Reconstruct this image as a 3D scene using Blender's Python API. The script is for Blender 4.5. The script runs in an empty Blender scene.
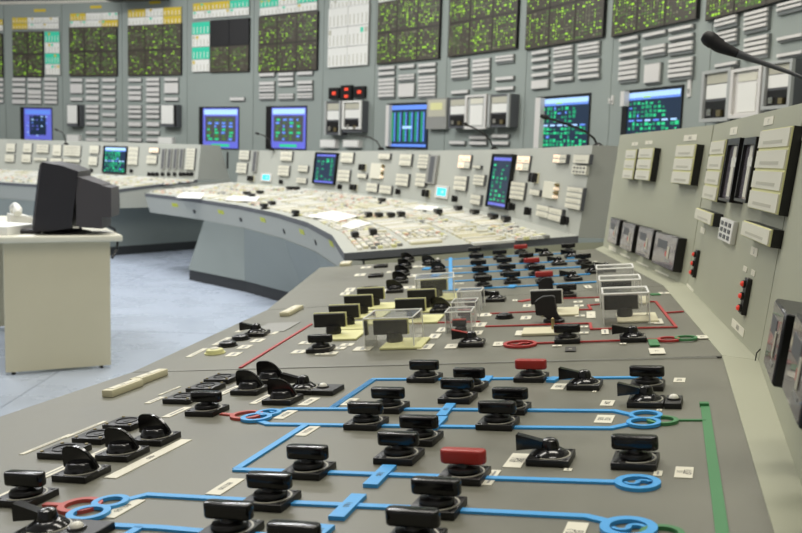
import bpy, bmesh, math, random
from mathutils import Vector as V, Matrix as M4
R = random.Random(7)
sc = bpy.context.scene
COL = sc.collection
PI = math.pi
# ------------------------------------------------------------------ camera
F, ROLL, CH = 930.0, math.radians(1.75), 1.243
PIT = math.atan(113 * math.cos(ROLL) / F)
fw = V((0, math.cos(PIT), -math.sin(PIT))); u0 = V((0, math.sin(PIT), math.cos(PIT))); r0 = V((1, 0, 0))
RT = math.cos(ROLL) * r0 + math.sin(ROLL) * u0
UP = math.cos(ROLL) * u0 - math.sin(ROLL) * r0
CAM = V((0, 0, CH))
cd = bpy.data.cameras.new('camera'); cam = bpy.data.objects.new('camera', cd); COL.objects.link(cam)
cam.matrix_world = M4.Translation(CAM) @ M4((RT, UP, -fw)).transposed().to_4x4()
cd.sensor_width = 36; cd.lens = 36 * F / 802; cd.clip_start = 0.02
cd.dof.use_dof = True; cd.dof.focus_distance = 1.55; cd.dof.aperture_fstop = 9.0
sc.camera = cam

def ray(x, y): return fw * F + RT * (x - 401) - UP * (y - 266.5)
def on_z(x, y, z):
    d = ray(x, y); return CAM + d * ((z - CH) / d.z)
def at_depth(x, y, Y):
    d = ray(x, y); return CAM + d * (Y / d.y)

class Plane:            # a flat face in the room: origin, in-plane axes u, v and normal n
    def __init__(s, o, u, v, length=1e9):
        s.o = V(o); s.u = V(u).normalized(); s.v = V(v); s.v = (s.v - s.u * s.v.dot(s.u)).normalized()
        s.n = s.u.cross(s.v); s.len = length
    def hit(s, x, y, off=0):
        d = ray(x, y); o = s.o + s.n * off
        return CAM + d * ((o - CAM).dot(s.n) / d.dot(s.n))
    def uv(s, x, y, off=0):
        p = s.hit(x, y, off) - s.o; return p.dot(s.u), p.dot(s.v)
    def pt(s, a, b, c=0): return s.o + s.u * a + s.v * b + s.n * c
    def mat(s, a, b, c=0, rot=0):
        q = M4((s.u, s.v, s.n)).transposed().to_4x4()
        return M4.Translation(s.pt(a, b, c)) @ q @ M4.Rotation(rot, 4, 'Z')

# ------------------------------------------------------------------ materials
def lin(h):
    c = [int(h[i:i + 2], 16) / 255 for i in (0, 2, 4)]
    return [x / 12.92 if x <= .04045 else ((x + .055) / 1.055) ** 2.4 for x in c] + [1]
MATS = {}
def mat(name, hexc, rough=.5, metal=0, emit=0, mottle=0, scale=6, spec=.5, coat=0):
    m = bpy.data.materials.new(name); m.use_nodes = True; nt = m.node_tree; b = nt.nodes['Principled BSDF']
    b.inputs['Base Color'].default_value = lin(hexc); b.inputs['Roughness'].default_value = rough
    b.inputs['Metallic'].default_value = metal; b.inputs['Specular IOR Level'].default_value = spec
    if coat: b.inputs['Coat Weight'].default_value = coat
    if emit:
        b.inputs['Emission Color'].default_value = lin(hexc); b.inputs['Emission Strength'].default_value = emit
    if mottle:
        tc = nt.nodes.new('ShaderNodeTexCoord'); nz = nt.nodes.new('ShaderNodeTexNoise'); nz.inputs['Scale'].default_value = scale
        nz.inputs['Detail'].default_value = 6; nz.inputs['Roughness'].default_value = .6
        mr = nt.nodes.new('ShaderNodeMapRange'); mr.inputs[1].default_value = .25; mr.inputs[2].default_value = .75
        mr.inputs[3].default_value = 1 - mottle; mr.inputs[4].default_value = 1 + mottle
        mx = nt.nodes.new('ShaderNodeMix'); mx.data_type = 'RGBA'; mx.blend_type = 'MULTIPLY'; mx.inputs[0].default_value = 1
        nt.links.new(tc.outputs['Object'], nz.inputs['Vector']); nt.links.new(nz.outputs['Fac'], mr.inputs[0])
        mx.inputs[6].default_value = lin(hexc); nt.links.new(mr.outputs[0], mx.inputs[7]); nt.links.new(mx.outputs[2], b.inputs['Base Color'])
        r2 = nt.nodes.new('ShaderNodeMapRange'); r2.inputs[3].default_value = max(0, rough - .12); r2.inputs[4].default_value = min(1, rough + .12)
        nt.links.new(nz.outputs['Fac'], r2.inputs[0]); nt.links.new(r2.outputs[0], b.inputs['Roughness'])
    MATS[name] = m; return m
mat('desk_grey', '706f63', .42, mottle=.14, scale=7)
mat('console_paint', 'a6a792', .5, mottle=.03, scale=3)
mat('console_pale', 'adafa6', .5, mottle=.03, scale=3)
mat('pedestal_paint', '858d8a', .55, mottle=.03, scale=3)  # bluish grey paint with the shade below the apron put into the colour
mat('lip', '5a5c60', .5)
mat('plinth', '2c2e30', .6)
mat('black', '0e0d0d', .3)
mat('black_plate', '12100e', .4)
mat('black_matte', '121112', .55)
mat('grip', '0b0a0a', .15)
mat('red_grip', 'a32a22', .35)
mat('chrome', 'c9c7bd', .25, metal=1)
mat('pale_ring', 'aaa799', .35)
mat('brass', '9c8f6a', .35, metal=1)
mat('blue', '3f9fe0', .45)
mat('red', 'b03432', .5)
mat('red_dull', 'b54a40', .5)
mat('green', '3f7f4d', .5)
mat('label', 'dcd8c6', .55)
mat('ink', '3a3833', .6)
mat('cream', 'd2ccad', .5)
mat('yellow_pale', 'd9d79d', .5)
mat('white', 'e4e3dc', .45)
mat('lamp_white', 'e9e6da', .2)
mat('lens', 'd8d5c4', .35)
mat('lens_grey', 'b9b6a4', .35)
mat('grey_mid', '8d8d88', .5)
mat('grey_dark', '55575a', .45)
mat('meter_face', '6b666c', .18, mottle=.12, scale=25, coat=.5)
mat('wall_paint', '8f9791', .6, mottle=.03, scale=2)
mat('wall_grey', '8b908d', .6)
mat('ceiling', 'ded9cd', .8)
mat('floor', 'adb7c6', .28, mottle=.06, scale=2.5)
mat('floor_seam', '8b93a0', .5)
mat('desk_white', 'ccc6ab', .5, mottle=.02)
mat('desk_top', 'd9d7c6', .4)
mat('crt', '423f42', .5)
mat('crt_dark', '242226', .45)
mat('board', '443e33', .45)
mat('board_line', '7d8064', .5)
mat('teal', '2fb795', .5, emit=.25)
mat('yellow', 'd2b72f', .5)
mat('yellow_tag', 'c9cf3f', .5)
mat('strip', 'd3d0cb', .4)
mat('strip_frame', '6f7371', .5)
mat('g_lamp', '9cd42e', .5, emit=.45)
mat('g_lamp2', '557f2c', .5, emit=.15)
mat('g_scr', '1fb87a', .5, emit=.7)
mat('g_scr2', '0f8f62', .5, emit=.6)
mat('b_scr', '5a82dc', .5, emit=.65)
mat('b_dark', '15283f', .3, emit=.5)
mat('bl_scr', '5a60bd', .3, emit=.7)
mat('head_scr', '9fc4f0', .4, emit=.7)
mat('cyan', '35d6ee', .4, emit=1.0)
mat('warm_lit', 'f4dcc0', .4, emit=.6)
mat('red_lit', 'd43a28', .4, emit=.35)
mat('red_led', 'e8452a', .4, emit=.6)
mat('paper', 'e9e9e4', .6)
mat('button', 'e3e0d5', .45)
mat('button_pink', 'e0b9a4', .45)
mat('button_dark', '7c7565', .5)
mat('recorder', 'a9aba8', .4)
mat('skirt', '151415', .14)
def acrylic():
    m = bpy.data.materials.new('acrylic'); m.use_nodes = True; nt = m.node_tree; nt.nodes.clear()
    o = nt.nodes.new('ShaderNodeOutputMaterial'); t = nt.nodes.new('ShaderNodeBsdfTransparent'); t.inputs[0].default_value = (1, 1, 1, 1)
    g = nt.nodes.new('ShaderNodeBsdfGlossy'); g.inputs[1].default_value = .12
    d = nt.nodes.new('ShaderNodeBsdfTranslucent'); d.inputs[0].default_value = (.95, .95, .93, 1)
    f = nt.nodes.new('ShaderNodeFresnel'); f.inputs[0].default_value = 1.4
    a = nt.nodes.new('ShaderNodeMixShader'); a.inputs[0].default_value = .08
    c = nt.nodes.new('ShaderNodeMixShader')
    nt.links.new(t.outputs[0], a.inputs[1]); nt.links.new(d.outputs[0], a.inputs[2])
    nt.links.new(f.outputs[0], c.inputs[0]); nt.links.new(a.outputs[0], c.inputs[1]); nt.links.new(g.outputs[0], c.inputs[2])
    nt.links.new(c.outputs[0], o.inputs[0]); MATS['acrylic'] = m
acrylic()
mat('acrylic_edge', 'efefea', .25)

# ------------------------------------------------------------------ mesh building
class MB:
    def __init__(s): s.v = []; s.f = []; s.m = []; s.ms = []
    def mi(s, m):
        if m not in s.ms: s.ms.append(m)
        return s.ms.index(m)
    def add(s, vs, fs, m, T=None):
        b = len(s.v); k = s.mi(m)
        s.v += [tuple(T @ V(p)) if T else tuple(p) for p in vs]
        for f in fs: s.f.append([b + i for i in f]); s.m.append(k)
        return s
    def box(s, x0, x1, y0, y1, z0, z1, m, T=None):
        vs = [(x, y, z) for z in (z0, z1) for y in (y0, y1) for x in (x0, x1)]
        return s.add(vs, [(0, 2, 3, 1), (4, 5, 7, 6), (0, 1, 5, 4), (2, 6, 7, 3), (0, 4, 6, 2), (1, 3, 7, 5)], m, T)
    def rbox(s, x0, x1, y0, y1, z0, z1, m, b=.002, seg=2, T=None):
        bm = bmesh.new(); bmesh.ops.create_cube(bm, size=1)
        for v in bm.verts:
            v.co = V((x0 + (v.co.x + .5) * (x1 - x0), y0 + (v.co.y + .5) * (y1 - y0), z0 + (v.co.z + .5) * (z1 - z0)))
        bmesh.ops.bevel(bm, geom=bm.edges[:], offset=b, segments=seg, profile=.5, affect='EDGES')
        return s.bm(bm, m, T)
    def bm(s, bm, m, T=None):
        bm.verts.index_update()
        s.add([v.co.copy() for v in bm.verts], [[v.index for v in f.verts] for f in bm.faces], m, T); bm.free(); return s
    def quad(s, p, m): return s.add(p, [tuple(range(len(p)))], m)
    def prism(s, poly, z0, z1, m, T=None):
        n = len(poly); ar = sum(poly[i][0] * poly[(i + 1) % n][1] - poly[(i + 1) % n][0] * poly[i][1] for i in range(n))
        if ar < 0: poly = poly[::-1]
        vs = [(x, y, z0) for x, y in poly] + [(x, y, z1) for x, y in poly]
        fs = [tuple(range(n - 1, -1, -1)), tuple(range(n, 2 * n))] + [(i, (i + 1) % n, n + (i + 1) % n, n + i) for i in range(n)]
        return s.add(vs, fs, m, T)
    def lathe(s, prof, m, seg=24, T=None):
        vs = []; fs = []
        for r, z in prof:
            for k in range(seg):
                a = 2 * PI * k / seg; vs.append((r * math.cos(a), r * math.sin(a), z))
        for i in range(len(prof) - 1):
            for k in range(seg):
                k2 = (k + 1) % seg; fs.append((i * seg + k, i * seg + k2, (i + 1) * seg + k2, (i + 1) * seg + k))
        fs.append(tuple(range(seg - 1, -1, -1))); fs.append(tuple((len(prof) - 1) * seg + k for k in range(seg)))
        return s.add(vs, fs, m, T)
    def ring(s, ro, ri, z0, z1, m, seg=36, a0=0, a1=2 * PI, T=None):
        full = abs(a1 - a0 - 2 * PI) < 1e-6; n = seg if full else seg + 1; vs = []; fs = []
        for k in range(n):
            a = a0 + (a1 - a0) * k / seg
            for r, z in ((ro, z0), (ro, z1), (ri, z1), (ri, z0)): vs.append((r * math.cos(a), r * math.sin(a), z))
        for k in range(seg):
            b = k * 4; c = ((k + 1) % n) * 4
            for j in range(4): fs.append((b + j, c + j, c + (j + 1) % 4, b + (j + 1) % 4))
        return s.add(vs, fs, m, T)
    def tube(s, path, r, m, seg=10):
        path = [V(p) for p in path]; vs = []; fs = []
        rr = r if isinstance(r, (list, tuple)) else [r] * len(path)
        for i, p in enumerate(path):
            t = (path[min(i + 1, len(path) - 1)] - path[max(i - 1, 0)]).normalized()
            a = t.cross(V((0, 0, 1)) if abs(t.z) < .95 else V((1, 0, 0))).normalized(); b = t.cross(a)
            for k in range(seg):
                q = 2 * PI * k / seg; vs.append(p + (a * math.cos(q) + b * math.sin(q)) * rr[i])
        for i in range(len(path) - 1):
            for k in range(seg):
                k2 = (k + 1) % seg; fs.append((i * seg + k, i * seg + k2, (i + 1) * seg + k2, (i + 1) * seg + k))
        fs.append(tuple(range(seg))); fs.append(tuple(reversed([(len(path) - 1) * seg + k for k in range(seg)])))
        return s.add(vs, fs, m)
    def text(s, txt, h, x, y, z, m, rot=0):
        vs, fs, w = glyphs(txt)
        T = M4.Translation((x, y, z)) @ M4.Rotation(rot, 4, 'Z') @ M4.Scale(h, 4) @ M4.Translation((-w / 2, -.35, 0))
        return s.add(vs, fs, m, T)
    def mesh(s, name, smooth=True):
        me = bpy.data.meshes.new(name); me.from_pydata([tuple(p) for p in s.v], [], s.f)
        for m in s.ms: me.materials.append(MATS[m])
        me.polygons.foreach_set('material_index', s.m)
        bm = bmesh.new(); bm.from_mesh(me); bmesh.ops.recalc_face_normals(bm, faces=bm.faces[:]) if not getattr(s, 'keep', 0) else None
        bm.to_mesh(me); bm.free()
        if smooth:
            me.polygons.foreach_set('use_smooth', [True] * len(me.polygons)); me.set_sharp_from_angle(angle=math.radians(38))
        me.update(); return me
GL = {}
def glyphs(t):
    if t not in GL:
        c = bpy.data.curves.new('t', 'FONT'); c.body = t; c.size = 1; c.resolution_u = 2
        o = bpy.data.objects.new('t', c); COL.objects.link(o)
        me = bpy.data.meshes.new_from_object(o.evaluated_get(bpy.context.evaluated_depsgraph_get()))
        vs = [tuple(v.co) for v in me.vertices]; fs = [tuple(p.vertices) for p in me.polygons]
        w = max([v[0] for v in vs] or [0]); bpy.data.objects.remove(o); bpy.data.curves.remove(c); bpy.data.meshes.remove(me)
        GL[t] = (vs, fs, w)
    return GL[t]

# ------------------------------------------------------------------ objects
def put(name, me, parent=None, T=None, label=None):
    o = bpy.data.objects.new(name, me); COL.objects.link(o); o.parent = parent
    if T is not None: o.matrix_local = T
    if label: o['label'] = label
    return o
def thing(name, label, cat, T=None, group=None):
    o = bpy.data.objects.new(name, None); COL.objects.link(o); o.empty_display_size = .02
    if T is not None: o.matrix_world = T
    o['label'] = label; o['category'] = cat
    if group: o['group'] = group
    return o
def struct(name, me):
    o = put(name, me); o['kind'] = 'structure'; return o
def assemble(name, label, cat, T, proto, group=None):      # proto: list of (part name, mesh, sub-parts, part label)
    t = thing(name, label, cat, T, group)
    for p in proto:
        q = put(p[0], p[1], t, None, p[3] if len(p) > 3 else None)
        for s in (p[2] if len(p) > 2 and p[2] else []): put(s[0], s[1], q)
    return t
def world_mesh(mb, name, parent):
    me = mb.mesh(name); me.transform(parent.matrix_world.inverted()); return put(name, me, parent)

# ------------------------------------------------------------------ ring layout of the hall
CC = V((-8.4, 3.8, 0)); RI, RB, RW = 8.15, 9.29, 10.7
def P(th, r, z):
    a = math.radians(th); return V((CC.x + r * math.cos(a), CC.y + r * math.sin(a), z))

# ------------------------------------------------------------------ near console planes (three wedge segments)
SL, ZE = .097, .76
def desk_plane(a, b):
    A = on_z(*a, ZE); B = on_z(*b, ZE); l = (B - A).normalized(); c = V((l.y, -l.x, 0)) + V((0, 0, SL))
    pl = Plane(A, c, l); pl.A = A; pl.B = B; return pl
DA = desk_plane((0, 416.7), (132, 372.3)); DB = desk_plane((132, 372.3), (267, 310)); DC = desk_plane((267, 310), (320, 267.5))
def dpl(x, y):          # which wedge of the desk a picture point falls on
    if y > 372.3 - 15.5 * (x - 132) / 590: return DA
    return DB if y > 310 - 24 * (x - 267) / 396 else DC
YAW = {id(DA): 19.3, id(DB): 11.0, id(DC): 3.0}
def desk_T(x, y, rot=0, off=0):
    pl = dpl(x, y); a, b = pl.uv(x, y)
    az = math.degrees(math.atan2(pl.v.x, pl.v.y)); return pl.mat(a, b, off, math.radians(az - YAW[id(pl)]) + rot)

near = thing('control_console', 'long grey foreground control console crowded with black rotary switches and blue lines', 'control console', M4.Translation(P(-8, 8.7, 0)))
eA = DA.A - DA.v * 1.35; eAr = DA.hit(774, 533); eAB = DA.hit(722, 356)
dirA = (eAB - eAr).normalized(); eA0 = eAB - dirA * 1.75
rB = DB.hit(663.5, 286); rC = DC.hit(595, 249)
pAB = DB.hit(758.5, 361); pBC = DB.hit(687, 286); pC = DC.hit(603, 246.5)
pA0 = pAB - V((math.sin(math.radians(17)), math.cos(math.radians(17)), 0)) * 1.75
seg = [(eA, eA0, DA.B, eAB), (DA.B, eAB, DB.B, rB), (DB.B, rB, DC.B, rC)]
zz = V((0, 0, 1))
def slab(mb, poly, th, m, m2=None):
    n = len(poly); vs = list(poly) + [p - zz * th for p in poly]
    mb.add(vs, [tuple(range(n))], m); mb.add(vs, [tuple(range(2 * n - 1, n - 1, -1))] + [(i, (i + 1) % n, n + (i + 1) % n, n + i) for i in range(n)], m2 or m)
for i, (a, b, c, d) in enumerate(seg):
    mb = MB(); g = (c - a).normalized() * .0018
    slab(mb, [a + g * (i > 0), b + g * (i > 0), d - g, c - g], .03, 'desk_grey'); world_mesh(mb, 'desktop', near)
mb = MB()
rim = [(eA0, pA0), (eAB, pAB), (rB, pBC), (rC, pC)]
for (a, b), (c, d) in zip(rim, rim[1:]):
    g = (c - a).normalized() * .0008; o = zz * .0015
    slab(mb, [a + g + o, b + g + o, d - g + o, c - g + o], .03, 'console_paint')
world_mesh(mb, 'desk_rim', near)
ap = MB()
for (a, b, c, d) in seg:
    k = (b - a).normalized() * .05
    dn = zz * .03; ap.quad([a - dn, c - dn, c - zz * .2 + k, a - zz * .2 + k], 'console_paint')
ap.quad([DC.B - zz * .03, rC - zz * .03, V((pC.x, pC.y, 0)), V((DC.B.x, DC.B.y, 0))], 'console_paint')
world_mesh(ap, 'apron', near)
pd = MB()
for (a, b, c, d) in seg:
    k = (b - a).normalized() * .05
    pd.quad([a - zz * .2 + k, c - zz * .2 + k, V((c.x, c.y, .1)) + k, V((a.x, a.y, .1)) + k], 'pedestal_paint')
world_mesh(pd, 'pedestal', near)
pn = MB()
for (a, b, c, d) in seg:
    k = (b - a).normalized() * .07
    pn.quad([V((a.x, a.y, .1)) + k, V((c.x, c.y, .1)) + k, V((c.x, c.y, 0)) + k, V((a.x, a.y, 0)) + k], 'plinth')
world_mesh(pn, 'plinth', near)
# leaning back panels
LEAN = math.radians(5.5)
def panel(p0, p1, name='panel'):        # p0 left as seen from the operator's side, p1 right
    u = (p1 - p0); L = u.length; u.normalize(); n = zz.cross(u) * -1
    # n must face the operator: u x v = n with v leaning back
    out = -(u.cross(zz)); v = zz * math.cos(LEAN) + out * math.sin(LEAN)
    return Plane(p0, u, v, L)
PC, PB, PA = panel(pC, pBC), panel(pBC, pAB), panel(pAB, pA0)
HP = .475
def panel_box(mb, pl, h, d, m, g=.0015, mtop=None):
    mb.prism([(g, 0), (pl.len - g, 0), (pl.len - g, h), (g, h)], -d, 0, m, pl.mat(0, 0))
for pl in (PC, PB, PA):
    mb = MB(); panel_box(mb, pl, HP, .22, 'console_paint'); world_mesh(mb, 'back_panel', near)
mb = MB()
for pl in (PC, PB, PA):
    a, b = pl.pt(0, HP, -.22), pl.pt(pl.len, HP, -.22); mb.quad([a, b, V((b.x, b.y, 0)), V((a.x, a.y, 0))], 'pedestal_paint')
a = PC.pt(0, HP, 0); b = PC.pt(0, HP, -.22); c = PC.pt(0, 0, 0); mb.quad([c, b, V((b.x, b.y, 0)), V((c.x, c.y, 0))], 'console_paint')
world_mesh(mb, 'rear_cladding', near)

# mnemonic diagram pieces glued on the desk
def dp(x, y, off=0): return dpl(x, y).hit(x, y, off)
def line(pts, w, m, name='mnemonic_line', h=.003):
    pl = dpl(*pts[len(pts) // 2]); q = [V(pl.uv(*p, h)) for p in pts]; mb = MB(); n = len(q); l = []; r = []
    for i in range(n):
        d1 = (q[i] - q[i - 1]).normalized() if i else None; d2 = (q[i + 1] - q[i]).normalized() if i < n - 1 else None
        t = ((d1 or d2) + (d2 or d1)).normalized(); nn = V((-t.y, t.x)); k = w / 2 / max(.5, nn.dot(V((-(d1 or d2).y, (d1 or d2).x))))
        l.append(q[i] + nn * k); r.append(q[i] - nn * k)
    for i in range(n - 1):
        mb.prism([tuple(l[i]), tuple(l[i + 1]), tuple(r[i + 1]), tuple(r[i])], 0, h, m, pl.mat(0, 0))
    return world_mesh(mb, name, near)
def symbol(x, y, ro, wd, m, mark=None, off=0):
    pl = dpl(x, y); a, b = pl.uv(x, y, .0045); T = pl.mat(a, b, off, math.radians(math.degrees(math.atan2(pl.v.x, pl.v.y)) - YAW[id(pl)])); mb = MB(); mb.ring(ro, ro - wd, 0, .0045, m, T=T)
    if mark:
        for k in range(2):
            c = (-1 if k == 0 else 1) * ro * .26
            mb.ring(ro * .36, ro * .2, .0002, .004, m, 10, PI * .1 + PI * (1 - k) , PI * .9 + PI * (1 - k), T @ M4.Translation((c, 0, 0)))
        mb.box(-ro * .1, ro * .1, -ro * .12, ro * .12, 0.0003, .004, m, T)
    return world_mesh(mb, 'diagram_symbol', near)
BW = .011
for pts in ([(270, 411.5), (288, 408), (420, 408.4), (614, 410), (632, 414)], [(255, 419), (268, 423.3), (345, 424.3), (475, 426), (611, 427.2), (630, 423)],
            [(305, 424.5), (236, 468.4)], [(234, 468.5), (327, 471.4), (490, 477), (615, 481)], [(332, 407), (374, 378.6), (450, 378.3), (662, 376.5)],
            [(122, 500), (147.5, 493.7), (208, 497), (292, 501.7), (405, 506.5), (586, 515.3), (610, 521)], [(100, 523.8), (160, 526.6), (215, 531.5), (330, 538)],
            [(140, 526), (110, 544)], [(283, 410), (303, 397)] if False else [(373, 379), (332, 407)]):
    line(pts, BW, 'blue')
for x0, y0, x1, y1, w, t in ((370, 484, 389.5, 464.6, .019, '180'), (336, 516.3, 359, 493.5, .019, '160'), (311, 537, 327, 524, .019, '170'), (441, 415, 451, 403, .016, '150'), (432, 427, 443, 416, .016, '140'), (484, 381, 489, 375.5, .016, ''), (550, 380, 556, 376.5, .016, '')):
    pl = dpl(x0, y0); a = pl.hit(x0, y0, .005); b = pl.hit(x1, y1, .005); d = b - a; L = d.length; c = (a + b) / 2 - pl.n * .005 - pl.o
    rot = math.atan2(-d.dot(pl.u), d.dot(pl.v)); mb = MB(); T = pl.mat(c.dot(pl.u), c.dot(pl.v), 0, rot)
    b2 = MB(); b2.box(-w / 2, w / 2, -L / 2, L / 2, 0, .005, 'blue')
    if t: b2.text(t, .011, 0, 0, .0052, 'ink', -PI / 2)
    mb.add(b2.v, [], 'blue', T)
    mb = MB()
    for f, k in zip(b2.f, b2.m): pass
    mb.ms = b2.ms; mb.v = [tuple(T @ V(p)) for p in b2.v]; mb.f = b2.f; mb.m = b2.m
    world_mesh(mb, 'diagram_tag', near)
symbol(80, 504, .0265, .0085, 'red_dull'); symbol(110.5, 500.8, .0225, .008, 'blue', off=.0006); symbol(88.5, 512.3, .0255, .0085, 'blue', off=.001)
symbol(246.5, 414, .0275, .008, 'red_dull'); symbol(268.5, 411.8, .0215, .0075, 'blue', off=.0006); symbol(256.3, 416.8, .0255, .008, 'blue', off=.001)
symbol(662.5, 419, .0225, .0065, 'green'); symbol(645.6, 414.3, .0245, .0068, 'blue', off=.0006); symbol(643.6, 421.8, .0245, .0068, 'blue', off=.001)
symbol(637.5, 481, .0265, .009, 'blue', 1); symbol(662, 532, .022, .0065, 'green'); symbol(628.5, 526.5, .029, .01, 'blue', 1, off=.0006)
line([(44, 503.3), (64, 504)], .009, 'red_dull'); line([(221, 413), (233, 414)], .009, 'red_dull')
line([(679, 419.3), (706, 419.3)], .006, 'green', h=.0025); line([(676, 534), (712, 537)], .006, 'green', h=.0025)
line([(704.5, 402), (724, 545)], .013, 'green', 'mnemonic_bar', .002)
line([(699.5, 402.5), (708.5, 402.5)], .012, 'green', 'mnemonic_bar', .006)
RWD = .0065
for pts in ([(240, 367), (311.5, 323.5)], [(485, 325.8), (590, 322.5), (591.3, 328.4), (676, 326.3), (655.7, 301), (650, 301)], [(666, 312), (683.5, 310.8)],
            [(437, 322), (480, 321)], [(490, 313), (532, 311), (591, 308.7), (588.3, 304.6), (600, 303.5)], [(531, 299), (600, 296.6)],
            [(536, 342.4), (580, 341), (661, 338.4)], [(372, 304), (420, 301)]):
    line(pts, RWD, 'red')
line([(519.5, 301), (531, 299)], .016, 'red')
symbol(520, 343, .0365, .007, 'red', 1); symbol(668.5, 338.2, .0235, .006, 'red'); symbol(686, 337.3, .0235, .006, 'green', off=.0006)
line([(655, 345), (652, 338.5)], .02, 'green', 'mnemonic_bar'); line([(650.5, 294), (660, 293.5)], .025, 'green', 'mnemonic_bar')
for pts in ([(430, 290.8), (460, 288.9), (545, 284.3), (597, 281.2)], [(432, 282), (460, 280.5), (590, 273.5)], [(432, 274), (460, 272.6), (600, 265.5)],
            [(432, 267.5), (460, 266), (588, 259.8)], [(445, 259.3), (470, 257.7), (572, 252.5)]):
    line(pts, .012, 'blue')
line([(450.5, 257.5), (450.5, 290)], .013, 'blue')
for x, y in ((512, 285.8), (427, 268.2), (571.5, 257), (436, 275)):
    line([(x - 3.6, y), (x + 3.6, y - .2)], .05, 'blue', 'diagram_tag', .004)
line([(146, 371.6), (300, 367.3), (500, 361.9), (719, 356.5)], .0035, 'grey_mid', 'seam_strip', .001); line([(717, 356.6), (721.5, 356.4)], .007, 'black', 'seam_strip', .002)
# label plates: centre, width across, length away (metres), text
def plate(x, y, wc, ll, txt='', m='label', ts=.011, two=False):
    T = desk_T(x, y); mb = MB(); mb.box(-wc / 2, wc / 2, -ll / 2, ll / 2, 0, .0012, m)
    if txt:
        if two:
            for k, t in enumerate(txt.split('/')): mb.text(t, ts, wc * (.2 - .4 * k), 0, .0014, 'ink', -PI / 2)
        else: mb.text(txt, ts, 0, 0, .0014, 'ink' if m != 'ink' else 'label', -PI / 2)
    else:
        mb.box(-wc * .12, wc * .12, -ll * .3, ll * .3, .0012, .0014, 'grey_mid')
    me = mb.mesh('label_plate'); o = put('label_plate', me, near); o.matrix_world = T; return o
for a in ((123, 509, .021, .062, '80106'), (225.5, 487, .021, .062, '80100'), (285.5, 415, .019, .055, '80204'), (308, 431.3, .018, .055, '80206'), (309, 402, .018, .055, '80105'), (349, 402.3, .018, .05, '80104'),
          (151, 458, .019, .185, '480'), (516.5, 461, .023, .06, 'ВК/Г07', 'label', .012, True), (574, 534, .022, .06, 'ВК/Г08', 'label', .012, True), (558.7, 387, .022, .045, '05', 'label', .015),
          (607.5, 403.5, .02, .036, '204', 'label', .013), (604.5, 419.5, .026, .045, '102/105', 'label', .012, True), (684, 473, .021, .042, 'ШР/1Г', 'label', .012, True), (679.5, 380.5, .019, .034, '102', 'label', .012),
          (489.5, 481.5, .012, .032, ''), (494, 474.5, .012, .03, ''), (568, 470.3, .01, .01, ''), (658, 474, .01, .02, ''), (659.3, 410.5, .008, .01, ''), (660, 389.5, .01, .01, ''), (594.5, 392, .006, .01, ''),
          (47, 444.5, .008, .11, ''), (86, 429.5, .008, .1, ''), (3, 497, .018, .06, ''), (55, 472, .015, .06, ''), (103, 451.5, .015, .06, ''), (155, 400.5, .012, .05, ''), (177, 412.5, .015, .07, ''), (230, 390.5, .014, .07, ''),
          (262, 399.5, .014, .07, ''), (208, 385, .008, .17, ''), (170, 391, .006, .07, '')): plate(*a)
for a in ((197, 353, .014, .1, ''), (222, 341.5, .014, .1, ''), (244, 329, .014, .1, ''), (233.5, 354.7, .028, .045, ''), (244.7, 347.2, .028, .045, ''), (257.7, 340.8, .028, .045, ''), (272, 333, .03, .05, ''),
          (299, 352, .03, .04, ''), (306, 343, .03, .035, ''), (339, 348.5, .03, .03, ''), (331, 353.5, .03, .03, ''), (320, 354.5, .02, .015, ''), (347, 345, .03, .03, ''), (363, 349, .04, .045, ''),
          (426, 347, .03, .06, ''), (434.5, 336.5, .025, .06, ''), (451.6, 346.5, .026, .05, '82'), (498, 344.2, .02, .045, '103'), (521.6, 333.2, .028, .06, '12'), (526, 318, .026, .055, ''), (480, 325, .03, .06, ''),
          (486, 315, .03, .05, ''), (527, 306, .022, .05, ''), (515, 300.5, .014, .03, ''), (584, 327, .02, .02, ''), (584, 333, .02, .02, ''), (578, 302, .025, .03, ''), (579, 306, .025, .03, ''), (580, 316, .025, .025, ''),
          (591, 315, .022, .1, '16'), (597, 300.5, .01, .05, ''), (605, 332, .016, .06, ''), (657, 351.3, .03, .055, '21'), (702.3, 337.2, .022, .035, '02'), (658, 321.5, .022, .07, ''), (650, 321, .012, .07, ''), (623, 344, .014, .012, ''), (664, 293.3, .03, .03, ''),
          (570.5, 349.3, .022, .045, '54', 'ink'), (504, 345, .012, .01, ''), (557, 346, .02, .014, ''), (442, 330, .022, .06, ''), (478, 333, .02, .05, ''),
          (366, 267.5, .04, .06, ''), (360, 275, .04, .07, ''), (350, 290, .03, .09, ''), (380, 291, .05, .07, ''), (419, 266.5, .05, .05, ''), (411, 276, .06, .07, ''), (410.5, 287.5, .05, .06, ''), (392, 272, .04, .05, ''), (345, 294, .03, .06, ''), (457, 276.5, .04, .02, ''), (457, 268.7, .04, .02, ''), (458, 283.8, .04, .02, ''), (593, 262, .03, .02, ''), (497, 257, .03, .02, ''), (588, 287, .02, .06, '')): plate(*a)

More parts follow.
